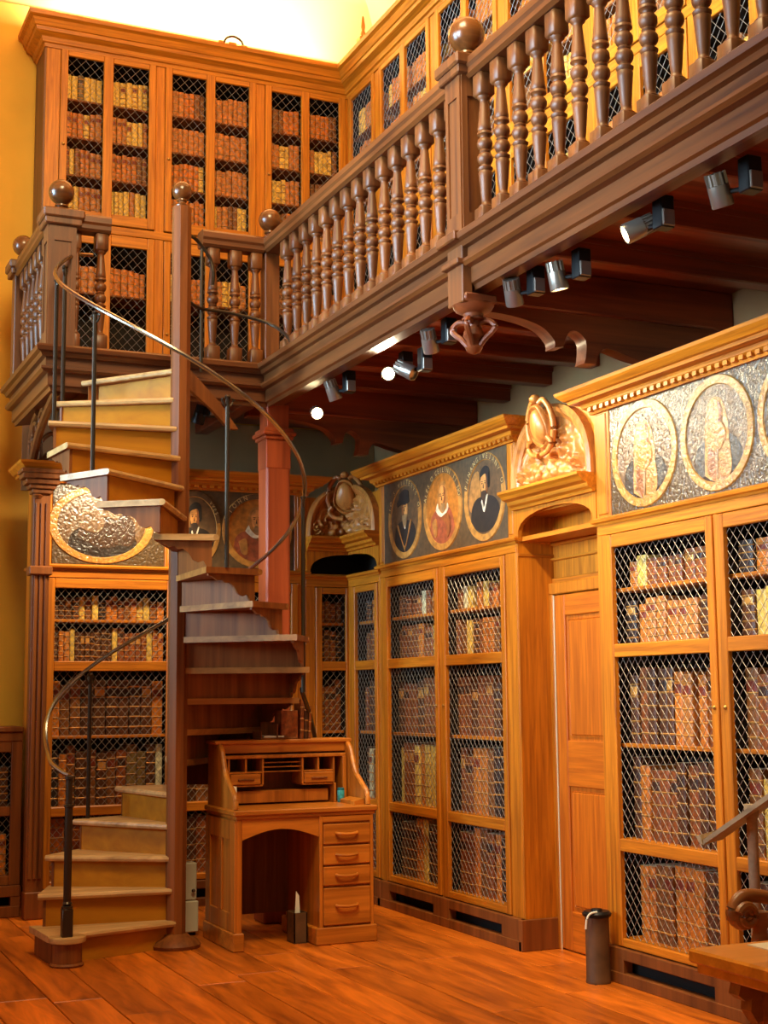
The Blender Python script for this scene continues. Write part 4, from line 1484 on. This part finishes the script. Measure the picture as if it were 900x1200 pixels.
def painting(name, label, org, rot, x0, x1, z0, z1, ovals, style, gap=0.004):
    """flat panel with painted ovals; ovals: (cx, a, sitter, lettering, (start, end angle))"""
    P = PA[style]
    root = MB().box(x0 + gap, x1 - gap, -0.004, 0.011, z0, z1).build(name, P['ground'], None, org, rot)
    tag(root, label, 'painting')
    cz = (z0 + z1) / 2
    bb = (z1 - z0) / 2 - 0.006
    for (cx, a, sitter, txt, ang) in ovals:
        f = MB().prism(ell(cx, cz, a * 0.84, bb * 0.86), -0.0052, -0.004, 'y').build('oval_field', P['amber'] if sitter is sit_hood else P['field'], root)
        y = -0.0060
        for nm, m, poly in sitter(P):
            pts = [(cx + u * a * 0.95, cz + v * bb) for u, v in sm(poly)]
            MB().prism(pts, y, -0.0052, 'y').build(nm, m, f)
            if nm == 'face' and style == 'dull':
                ft = MB()
                for ex in (-0.09, 0.05):
                    ft.prism(ell(cx + ex * a, cz + 0.31 * bb, a * 0.026, bb * 0.014, 10), y - 0.0022, y, 'y')
                    ft.prism(ell(cx + ex * a, cz + 0.355 * bb, a * 0.045, bb * 0.008, 10), y - 0.0022, y, 'y')
                ft.prism([(cx - 0.025 * a, cz + 0.32 * bb), (cx - 0.045 * a, cz + 0.20 * bb), (cx - 0.005 * a, cz + 0.19 * bb)], y - 0.0022, y, 'y')
                ft.prism(ell(cx - 0.03 * a, cz + 0.115 * bb, a * 0.045, bb * 0.009, 10), y - 0.0022, y, 'y')
                ft.build('features', P['hair'], f)
            y -= 0.0007
        ring = MB()
        n = 56
        vs = []
        for i in range(n):
            t = 2 * PI * i / n
            c, s = math.cos(t), math.sin(t)
            for q, yy in ((1.0, -0.004), (0.985, -0.0115), (0.845, -0.0115), (0.83, -0.004)):
                vs.append((cx + a * q * c, yy, cz + bb * q * s))
        fs = []
        for i in range(n):
            j = (i + 1) % n
            for k in range(3):
                fs.append((i * 4 + k, i * 4 + k + 1, j * 4 + k + 1, j * 4 + k))
        ring.add(vs, fs)
        rg = ring.build('oval_border', P['ring'], root)
        if txt:
            dk = MB()
            # darker lettered arc over the top of the border
            vs2 = []
            nn = 24
            for i in range(nn + 1):
                t = ang[0] + (ang[1] - ang[0]) * i / nn
                for q in (0.985, 0.85):
                    vs2.append((cx + a * q * math.cos(t), -0.0121, cz + bb * q * math.sin(t)))
            dk.add(vs2, [(2 * i, 2 * i + 1, 2 * i + 3, 2 * i + 2) for i in range(nn)])
            dk.build('lettered_arc', P['field'], rg, recalc=False)
            lt = MB()
            for i, ch in enumerate(txt):
                if ch == ' ':
                    continue
                t = ang[0] + (ang[1] - ang[0]) * (i + 0.5) / len(txt)
                px, pz = cx + a * 0.865 * math.cos(t), cz + bb * 0.865 * math.sin(t)
                nrm = Vector((math.cos(t) / a, math.sin(t) / bb)).normalized()
                tan = Vector((nrm.y, -nrm.x))
                gv, gf = glyph(ch)
                sz = a * 0.17
                lt.add([(px + (tan.x * gx * 0.9 + nrm.x * gy) * sz, -0.0128, pz + (tan.y * gx * 0.9 + nrm.y * gy) * sz) for gx, gy in gv], gf)
            lt.build('lettering', P['letter'], rg, recalc=False)
    return root


TA = (math.radians(165), math.radians(12))
painting('portrait_panel', 'painted panel of three clear oval portraits: black cap, hood, dark beard', E_ORG, RW, 0.085, 1.825, 2.288, 2.832,
         [(0.425, 0.258, sit_hat, 'IO S VIITERVS O', TA), (0.99, 0.272, sit_hood, 'ALES O CEILINI II NO', TA),
          (1.548, 0.258, sit_dark, 'PHNANGIVEIANV O', TA)], 'dull')
painting('portrait_panel', 'glossy painted panel of oval portraits above the nearest bookcase', F_ORG, RW, 0.135, 1.865, 2.288, 2.832,
         [(0.435, 0.277, sit_tan, '', TA), (1.005, 0.268, sit_tan, '', TA), (1.56, 0.268, sit_tan, '', TA)], 'gloss')
painting('portrait_panel', 'varnished painted panel with glare behind the upper spiral steps', A_ORG, 0, 0.088, 0.858, 2.288, 2.832,
         [(0.42, 0.36, sit_dim, '', TA)], 'gloss')
painting('portrait_panel', 'painted oval portraits partly hidden behind the red column', B_ORG, 0, 0.088, 0.862, 2.288, 2.832,
         [(0.105 + 0.02, 0.19, sit_dark, '        VVES  ', (math.radians(110), math.radians(10))), (0.585, 0.262, sit_hood, ' IOHN        ', TA)], 'dull', 0.004)

# ================================================================ ROLL-TOP DESK
dk = thing('rolltop_desk', 'small open roll-top writing desk with one drawer pedestal beside the stair', 'desk', (2.517, 7.66, 0))
DW, DD = 0.83, 0.55
b = MB().cbox(-0.02, DW + 0.025, -0.02, DD, 0.735, 0.765, 0.006)
b.cbox(-0.005, DW + 0.01, -0.008, DD, 0.715, 0.737, 0.004)
b.build('desk_top', DESK_H, dk)
b = MB().cbox(0.0, 0.035, 0.0, DD, 0.09, 0.716, 0.004)
for (y0, y1, z0, z1) in ((0.002, 0.09, 0.1, 0.71), (DD - 0.09, DD - 0.002, 0.1, 0.71), (0.24, 0.31, 0.20, 0.60), (0.09, DD - 0.09, 0.60, 0.71), (0.09, DD - 0.09, 0.1, 0.20)):
    b.cbox(-0.010, 0.002, y0, y1, z0, z1, 0.003)
b.build('left_side_panel', DESK_V, dk)
MB().cbox(-0.02, 0.045, -0.012, DD + 0.01, 0.0, 0.10, 0.006).build('left_foot', DESK_H, dk)
# pedestal with four drawers
PX0 = 0.495
b = MB().cbox(PX0, DW, 0.012, DD, 0.08, 0.716, 0.003)
b.cbox(PX0, PX0 + 0.022, -0.004, 0.02, 0.09, 0.716, 0.003).cbox(DW - 0.02, DW, -0.004, 0.02, 0.09, 0.716, 0.003)
b.build('pedestal', DESK_V, dk)
MB().cbox(PX0 - 0.025, DW + 0.015, -0.02, DD + 0.01, 0.0, 0.095, 0.006).build('pedestal_base', DESK_H, dk)
MB().cbox(PX0 + 0.02, DW - 0.018, -0.004, 0.014, 0.678, 0.712, 0.003).build('slide_board', DESK_H, dk)
for z0, z1 in ((0.555, 0.668), (0.44, 0.545), (0.325, 0.43), (0.105, 0.312)):
    d = MB().cbox(PX0 + 0.024, DW - 0.022, -0.010, 0.012, z0, z1, 0.005)
    o = d.build('drawer', DESK_H, dk)
    zc = (z0 + z1) / 2 + 0.005
    hnd = MB().tube([tuple(q) for q in spline([(PX0 + 0.10, -0.008, zc), (PX0 + 0.11, -0.028, zc - 0.002), (PX0 + 0.165, -0.032, zc - 0.006), (PX0 + 0.22, -0.028, zc - 0.002), (PX0 + 0.23, -0.008, zc)], 5)], 0.0085, 8)
    hnd.build('drawer_pull', DESK_H, o)
# arched apron over the kneehole and dark back panel
arcp = [(0.035, 0.716), (PX0, 0.716), (PX0, 0.60)] + [(PX0 - (PX0 - 0.035) * i / 12, 0.60 + 0.055 * math.sin(PI * i / 12)) for i in range(1, 12)] + [(0.035, 0.60)]
MB().prism(arcp, 0.004, 0.024, 'y').build('kneehole_apron', DESK_H, dk)
MB().box(0.035, PX0, DD - 0.03, DD - 0.012, 0.12, 0.716).build('modesty_panel', STAIR, dk)
# S-curved roll-top cheeks
cur = [(p[0], p[1]) for p in spline([(0.045, 0.765), (0.048, 0.80), (0.07, 0.84), (0.15, 0.89), (0.23, 0.945), (0.275, 1.02), (0.31, 1.08), (0.37, 1.118)], 6)]
poly = cur + [(0.40, 1.12), (DD - 0.01, 1.12), (DD - 0.01, 0.765)]
for x0 in (0.0, DW - 0.024):
    o = MB().prism(poly, x0, x0 + 0.024, 'x', 0, True).build('roll_cheek', DESK_V, dk, angle=30)
    e = MB()
    e.tube([(x0 + 0.012, q[0] - 0.004, q[1] + 0.004) for q in cur], 0.015, 8)
    e.build('cheek_beading', DESK_H, o)
b = MB().cbox(-0.015, DW + 0.015, 0.34, DD + 0.01, 1.118, 1.142, 0.006)
b.cbox(0.0245, DW - 0.0245, 0.357, DD - 0.012, 1.065, 1.12, 0.004)
b.build('upper_top', DESK_H, dk)
MB().box(0.024, DW - 0.024, DD - 0.025, DD - 0.012, 0.765, 1.07).build('upper_back', STAIR, dk)
# pigeonholes
y0, y1 = 0.34, DD - 0.025
nest = thing('tmp', None, None)
bpy.data.objects.remove(nest)
pg = MB()
pg.cbox(0.03, DW - 0.03, y0 - 0.01, y1, 1.035, 1.055, 0.003)
for x in (0.065, 0.17, 0.275, 0.525, 0.625, 0.725):
    pg.cbox(x - 0.006, x + 0.006, y0, y1, 0.955 if x in (0.17, 0.625) else 0.88, 1.036, 0.002)
for (x0, x1) in ((0.065, 0.275), (0.525, 0.725)):
    pg.cbox(x0, x1, y0, y1, 0.948, 0.958, 0.002)
    pg.cbox(x0, x1, y0, y1, 0.872, 0.882, 0.002)
for z in (1.008, 0.982, 0.955):
    pg.cbox(0.275, 0.525, y0 + 0.02, y1, z - 0.003, z + 0.003, 0.001)
pg.cbox(0.719, 0.731, y0 - 0.02, y1, 0.765, 0.88, 0.002)
pg.cbox(0.775, 0.800, y0 - 0.02, y1, 0.765, 1.036, 0.002)
pg.cbox(0.05, 0.70, y0 + 0.03, y1, 0.775, 0.845, 0.003)
pg.build('pigeonholes', DESK_V, dk)
for x0 in (0.073, 0.533):
    d = MB().cbox(x0, x0 + 0.186, y0 - 0.008, y1 - 0.02, 0.884, 0.946, 0.004).build('small_drawer', DESK_H, dk)
    MB().cbox(x0 + 0.045, x0 + 0.145, y0 - 0.018, y0 - 0.006, 0.908, 0.918, 0.003).build('drawer_pull', STAIR, d)
MB().prism([(0.74, 0.765), (0.80, 0.765), (0.80, 0.80), (0.74, 0.785)], 0.06, 0.28, 'y').build('pen_ledge', DESK_H, dk)
# things on and under the desk
can = thing('tin_can', 'small teal patterned tin in the right slot of the desk', 'tin', (2.517 + 0.753, 7.66 + 0.30, 0.765))
MB().lathe([(0.019, 0), (0.021, 0.003), (0.021, 0.07), (0.019, 0.073)], (0, 0, 0), 16).build('body', TEAL, can)
MB().lathe([(0.0205, 0.073), (0.0205, 0.083), (0.016, 0.086)], (0, 0, 0), 16).build('lid', plain('teal_lid', (40, 120, 140), 0.35, metal=0.4), can)
o = MB().box(-0.012, 0.012, 0, 0.16, 0, 0.12).build('letter_bundle', PAPER, None, (2.517 + 0.042, 7.66 + 0.16, 0.767))
tag(o, 'white bundle of letters inside the left cheek of the desk', 'letters')
tray = thing('letter_tray', 'dark wooden tray box with papers on top of the desk', 'tray', (2.517 + 0.27, 7.66 + 0.36, 1.142))
b = MB().cbox(0, 0.23, 0, 0.16, 0, 0.012, 0.003).box(0.0, 0.006, 0, 0.16, 0.012, 0.05).box(0.05, 0.23, 0.15, 0.16, 0.012, 0.10).box(0.10, 0.106, 0, 0.155, 0.012, 0.09)
b.build('box', STAIR, tray)
MB().box(0.02, 0.22, 0.012, 0.14, 0.012, 0.022).build('papers', PAPER, tray)
o = MB()
book_into(o, 0, 0, 0, 0.11, 0.17, 0.12, 0)
o = o.build('book', [BMAT['r'], WORN, PAGES], None, (2.517 + 0.455, 7.66 + 0.37, 1.142 + 0.0), 0)
tag(o, 'broad dark red book standing on the desk top under the stair', 'book')
for i, x in enumerate((0.535, 0.562, 0.585)):
    q = MB()
    book_into(q, 0, 0, 0, 0.024 if i < 2 else 0.016, 0.235 - 0.02 * i, 0.12, 3, 0.03)
    q = q.build('book', [BMAT['r'] if i != 1 else BMAT['b'], WORN, PAGES], None, (2.517 + x, 7.66 + 0.38, 1.142), 0)
    tag(q, ['tall thin red book upright on the desk top, left of pair', 'thin brown book upright on desk top, between two red ones',
            'thinnest red book upright at right end on the desk top'][i], 'book')
wb_ = thing('waste_bin', 'small brown waste bin with white paper under the desk kneehole', 'bin', (2.517 + 0.44, 7.66 + 0.10, 0))
b = MB()
for (x0, x1, y0, y1) in ((-0.06, 0.02, 0, 0.006), (-0.06, 0.02, 0.114, 0.12), (-0.06, -0.054, 0, 0.12), (0.014, 0.02, 0, 0.12)):
    b.box(x0, x1, y0, y1, 0.004, 0.17)
b.box(-0.06, 0.02, 0, 0.12, 0, 0.006)
b.build('body', LEATHERBIN, wb_)
b = MB().add([(-0.05, 0.03, 0.05), (0.0, 0.05, 0.05), (-0.015, 0.04, 0.26), (-0.038, 0.03, 0.29)], [(0, 1, 2, 3)])
b.add([(-0.03, 0.06, 0.05), (0.0, 0.09, 0.05), (-0.005, 0.07, 0.24), (-0.02, 0.06, 0.25)], [(0, 1, 2, 3)])
b.build('crumpled_paper', PAPER, wb_, recalc=False)
hb = thing('white_heater', 'narrow white panel heater standing behind the stair pole', 'heater', (2.44, 8.34, 0))
MB().cbox(-0.10, 0.055, -0.04, 0.06, 0.02, 0.20, 0.006).cbox(-0.10, 0.045, -0.035, 0.055, 0.205, 0.42, 0.006).build('body', CREAM, hb)
MB().box(-0.09, 0.04, -0.025, 0.045, 0.0, 0.02).build('foot', BLACK, hb)
MB().lathe([(0.008, 0), (0.012, 0.004), (0.004, 0.012)], (0, 0, 0), 10).build('dial', STEEL, hb, (0.02, -0.046, 0.26)).rotation_euler = (PI / 2, 0, 0)

# ================================================================ CYLINDER STAND BY THE DOOR
cs = thing('cylinder_stand', 'brown leather cylinder with black rim and white cord by the panelled door', 'stand', (3.845, 6.07, 0))
MB().lathe([(0.060, 0), (0.062, 0.01), (0.059, 0.02), (0.058, 0.30), (0.060, 0.315)], (0, 0, 0), 24).build('body', LEATHERBIN, cs)
MB().lathe([(0.060, 0.312), (0.070, 0.318), (0.072, 0.33), (0.060, 0.342), (0.03, 0.34), (0.024, 0.352), (0.004, 0.354)], (0, 0, 0), 24).build('rim', BLACK, cs)
MB().tube([tuple(q) for q in spline([(-0.03, -0.05, 0.343), (-0.065, -0.045, 0.337), (-0.083, -0.04, 0.31), (-0.086, -0.035, 0.265)], 5)], 0.005, 7).build('cord', PAPER, cs)

# ================================================================ READING TABLE, CHAIR, LECTERN AT THE LOWER RIGHT
tb = thing('reading_table', 'bright oak reading table cut off by the lower right corner', 'table', (2.19, 3.04, 0))
TW, TD = 1.5, -1.1
MB().cbox(0, TW, TD, 0, 0.725, 0.76, 0.006).cbox(0.015, TW - 0.015, TD + 0.015, -0.015, 0.70, 0.727, 0.004).build('table_top', TABLE, tb)
b = MB().cbox(0.10, TW - 0.1, -0.11, -0.085, 0.60, 0.70, 0.004).cbox(0.10, TW - 0.1, TD + 0.085, TD + 0.11, 0.60, 0.70, 0.004).cbox(0.10, 0.125, TD + 0.1, -0.1, 0.60, 0.70, 0.004)
b.build('apron', CHAIR, tb)
for (x, y) in ((0.16, -0.14), (0.16, TD + 0.14), (TW - 0.16, -0.14), (TW - 0.16, TD + 0.14)):
    g = MB().cbox(-0.05, 0.05, -0.05, 0.05, 0.56, 0.70, 0.006)
    g.lathe([(0.04, 0.16), (0.05, 0.17), (0.035, 0.19), (0.03, 0.22), (0.05, 0.30), (0.062, 0.36), (0.06, 0.42), (0.04, 0.47), (0.032, 0.50), (0.045, 0.52), (0.05, 0.54), (0.04, 0.56)], (0, 0, 0), 16)
    g.cbox(-0.05, 0.05, -0.05, 0.05, 0.0, 0.16, 0.006)
    # scrolled ear bracket
    g.prism([(-0.05, 0.70), (-0.12, 0.70), (-0.13, 0.67), (-0.11, 0.655), (-0.09, 0.66), (-0.095, 0.63), (-0.075, 0.60), (-0.06, 0.605), (-0.05, 0.57)], -0.02, 0.02, 'y')
    g.build('leg', CHAIR, tb, (x, y, 0))
MB().cbox(0.14, 0.18, TD + 0.2, -0.2, 0.08, 0.13, 0.006).build('stretcher', CHAIR, tb)
o = MB().box(0, 0.21, -0.297, 0, 0, 0.003).build('paper_sheet', PAPER, None, (2.345, 3.0, 0.760))
tag(o, 'white paper sheet lying on the oak reading table', 'paper')
o = thing('open_folder', 'dark folder lying on the white sheet on the table', 'folder', (2.40, 2.985, 0.7632))
MB().cbox(0, 0.2, -0.24, 0, 0, 0.008, 0.002).build('cover', BLACK, o)
MB().box(0.006, 0.194, -0.234, -0.006, 0.008, 0.010).build('page', plain('yellow_page', (222, 186, 84), 0.7), o)

ch = thing('carved_armchair', 'carved oak armchair with scrolled arm end behind the table', 'chair', (2.80, 3.11, 0))
CW, CD = 0.62, 0.56      # extends +x (depth) and +y (width)
for y in (0.0, CD):
    arm = [(0.02, 0.60), (0.02, 0.63), (0.06, 0.665), (0.14, 0.66), (0.25, 0.63), (0.42, 0.625), (0.58, 0.66)]
    o = MB()
    path = [tuple(q) for q in spline([(q[0], y, q[1] + 0.10) for q in arm], 6)]
    o.tube(path, [0.022] * len(path), 10)
    # volute at the front end
    vol = []
    for i in range(30):
        t = i / 29
        a = PI * 0.9 - t * 3.6 * PI
        r = 0.036 * (1 - t * 0.8)
        vol.append((0.055 + r * math.cos(a), y - 0.026, 0.71 + r * math.sin(a)))
    o.tube(vol, [0.014 - 0.007 * i / 29 for i in range(30)], 8)
    o.lathe([(0.032, -0.025), (0.043, -0.02), (0.047, 0.0), (0.043, 0.02), (0.032, 0.025)], (0.055, y, 0.71), 18, axis='y')
    o.build('arm', CHAIR, ch)
    MB().lathe([(0.03, 0.46), (0.034, 0.48), (0.022, 0.50), (0.03, 0.55), (0.034, 0.60), (0.022, 0.66), (0.03, 0.68), (0.026, 0.715)], (0.12, y, 0), 12).build('arm_support', CHAIR, ch)
for (x, y) in ((0.12, 0.0), (0.12, CD), (CW, 0.0), (CW, CD)):
    g = MB().cbox(x - 0.03, x + 0.03, y - 0.03, y + 0.03, 0.36, 0.46, 0.005)
    g.lathe([(0.02, 0.0), (0.032, 0.02), (0.024, 0.06), (0.03, 0.2), (0.02, 0.26), (0.034, 0.32), (0.024, 0.36)], (x, y, 0), 12)
    g.build('leg', CHAIR, ch)
MB().cbox(0.06, CW + 0.04, -0.04, CD + 0.04, 0.42, 0.46, 0.008).build('seat', CHAIR, ch)
bk = MB()
for y in (0.0, CD):
    bk.cbox(CW - 0.03, CW + 0.03, y - 0.03, y + 0.03, 0.46, 1.15, 0.006)
bk.cbox(CW - 0.02, CW + 0.02, 0, CD, 1.02, 1.16, 0.006).cbox(CW - 0.015, CW + 0.015, 0.0, CD, 0.52, 0.60, 0.006)
for k in range(1, 5):
    bk.lathe([(0.014, 0.60), (0.02, 0.70), (0.012, 0.80), (0.02, 0.92), (0.014, 1.02)], (CW, CD * k / 5, 0), 10)
bk.build('backrest', CHAIR, ch)

lc = thing('lectern', 'slim grey-brown reading stand with slanted top before the nearest bookcase', 'lectern', (3.66, 4.62, 0))
sl = math.atan2(0.165, 0.24)
MB().prism([(-0.16, 0.822), (-0.16, 0.802), (0.25, 1.085), (0.25, 1.11)], -0.13, 0.13, 'y').build('sloped_top', GREYWOOD, lc, None, -0.96)
MB().prism([(-0.178, 0.812), (-0.16, 0.80), (-0.172, 0.84), (-0.188, 0.834)], -0.13, 0.13, 'y').build('book_ledge', GREYWOOD, lc, None, -0.96)
MB().lathe([(0.022, 0.05), (0.022, 0.90), (0.03, 0.92), (0.03, 0.955)], (0.0, 0, 0), 14).build('post', GREYWOOD, lc)
MB().cbox(-0.16, 0.16, -0.16, 0.16, 0, 0.03, 0.008).cbox(-0.05, 0.05, -0.05, 0.05, 0.03, 0.07, 0.006).build('foot', GREYWOOD, lc)


# ================================================================ SPOTLIGHTS UNDER THE GALLERY
def spot(x, y, z, aim, power, lit, label, cone=95, big=1.0, box=True):
    t = thing('spotlight', label, 'spotlight', (x, y, z), 0, 'track spotlights under the gallery')
    d = Vector(aim) - Vector((x, y, z))
    q = d.to_track_quat('Z', 'Y')
    if box:
        MB().cbox(0.03, 0.095, -0.125, -0.065, -0.02, 0.11, 0.004).build('driver_box', BLACK, t)
        MB().cbox(0.035, 0.09, -0.133, -0.123, -0.015, 0.05, 0.003).build('bracket_plate', SILVER, t)
        MB().tube([(0.05, -0.07, 0.0), (0.0, 0.0, 0.0)], 0.010, 8).build('arm', BLACK, t)
    hd = MB()
    hd.lathe([(0.012, -0.075), (0.034, -0.072), (0.036, -0.03), (0.040, -0.028), (0.042, 0.045), (0.040, 0.05), (0.036, 0.05), (0.034, 0.036)], (0, 0, 0), 18)
    for k in range(12):
        a = 2 * PI * k / 12
        hd.tube([(0.036 * math.cos(a), 0.036 * math.sin(a), -0.075), (0.036 * math.cos(a), 0.036 * math.sin(a), -0.028)], 0.004, 4)
    h_ = hd.build('head', SILVER if lit != 2 else BLACK, t)
    h_.rotation_euler = q.to_euler()
    l_ = MB().lathe([(0.033, 0.040), (0.020, 0.046), (0.001, 0.048)], (0, 0, 0), 16).build('lens', BULB if lit else SILVER, h_)
    if power:
        ld = bpy.data.lights.new('spot_beam', 'SPOT')
        ld.energy = power
        ld.color = (1.0, 0.82, 0.52)
        ld.spot_size = math.radians(cone)
        ld.spot_blend = 0.9
        ld.shadow_soft_size = 0.05
        lo = bpy.data.objects.new('spot_beam', ld)
        COL.objects.link(lo)
        dn = d.normalized()
        lo.location = Vector((x, y, z)) + dn * 0.07
        lo.rotation_euler = d.to_track_quat('-Z', 'Y').to_euler()
    return t


SPOT_P = 85
spot(3.135, 3.99, 3.19, (3.95, 4.3, 1.3), SPOT_P, 0, 'rightmost finned spotlight under the gallery beam')
spot(3.10, 4.47, 3.20, (2.2, 4.9, 2.75), 0, 1, 'second spotlight from the right under the gallery beam')
spot(3.14, 5.13, 3.19, (3.6, 5.2, 1.3), SPOT_P, 1, 'spotlight hanging just right of the big scroll bracket')
spot(3.10, 5.45, 3.20, (3.95, 6.3, 1.3), SPOT_P, 0, 'spotlight beside the carved pendant on its right')
spot(3.12, 6.36, 3.19, (3.95, 7.2, 1.3), SPOT_P, 0, 'finned spotlight left of the carved pendant')
spot(3.25, 7.16, 3.21, (1.9, 4.6, 2.6), 20, 1, 'glowing spotlight facing forward among the joists')
spot(3.12, 7.68, 3.20, (3.95, 7.9, 1.3), SPOT_P, 1, 'bright spotlight near the gallery corner, upper of the pair')
spot(3.20, 8.16, 3.17, (2.4, 5.4, 2.3), 0, 1, 'bright round spotlight near gallery corner, lower of the pair', 95, 1.0, False)
spot(3.22, 6.85, 3.16, (3.95, 5.7, 2.4), SPOT_P * 1.35, 0, 'plain silver spotlight just right of the glowing bulb')
spot(2.62, 8.78, 3.22, (2.3, 9.4, 1.6), SPOT_P * 0.6, 2, 'black spotlight under the landing right of the stair pole')
spot(2.25, 8.72, 3.20, (2.15, 9.4, 2.3), SPOT_P * 1.7, 2, 'black spotlight under the landing behind the upper steps')

# ================================================================ SMALL FITTINGS ON TOP OF THE UPPER CORNICE
cl = thing('cove_lamp', 'small clamp lamp on the back cornice against the white glow', 'lamp', (3.20, 9.93, 6.36))
MB().cbox(-0.03, 0.03, -0.03, 0.03, 0, 0.05, 0.004).cbox(-0.11, -0.07, -0.02, 0.02, 0, 0.055, 0.004).build('clamp', BRASS, cl)
MB().tube([tuple(q) for q in spline([(-0.07, 0, 0.03), (-0.04, 0, 0.09), (0.02, 0, 0.11), (0.08, 0, 0.08), (0.10, 0, 0.02)], 5)], 0.009, 7).build('arm', IRON, cl)
MB().lathe([(0.02, 0.0), (0.03, 0.04), (0.015, 0.05)], (0.10, 0, 0.0), 12).build('head', BRASS, cl)
cl = thing('wall_finial', 'small brass lamp holder on the right hand upper cornice', 'lamp', (4.10, 9.45, 6.36))
MB().cbox(-0.04, 0.04, -0.04, 0.04, 0, 0.05, 0.006).build('base', BRASS, cl)
MB().lathe([(0.012, 0.05), (0.022, 0.08), (0.012, 0.11), (0.018, 0.14), (0.008, 0.22), (0.002, 0.23)], (0, 0, 0), 12).build('stem', BRASS, cl)
# light switch on the yellow wall
o = MB().cbox(0, 0.04, -0.012, 0, 0, 0.09, 0.004).build('wall_switch', CREAM, None, (1.47, 10.27 + 0.09, 2.55))
tag(o, 'small cream switch box on the yellow wall left of the pilaster', 'switch')
print('books', N_BOOKS[0], 'objects', len(bpy.data.objects))
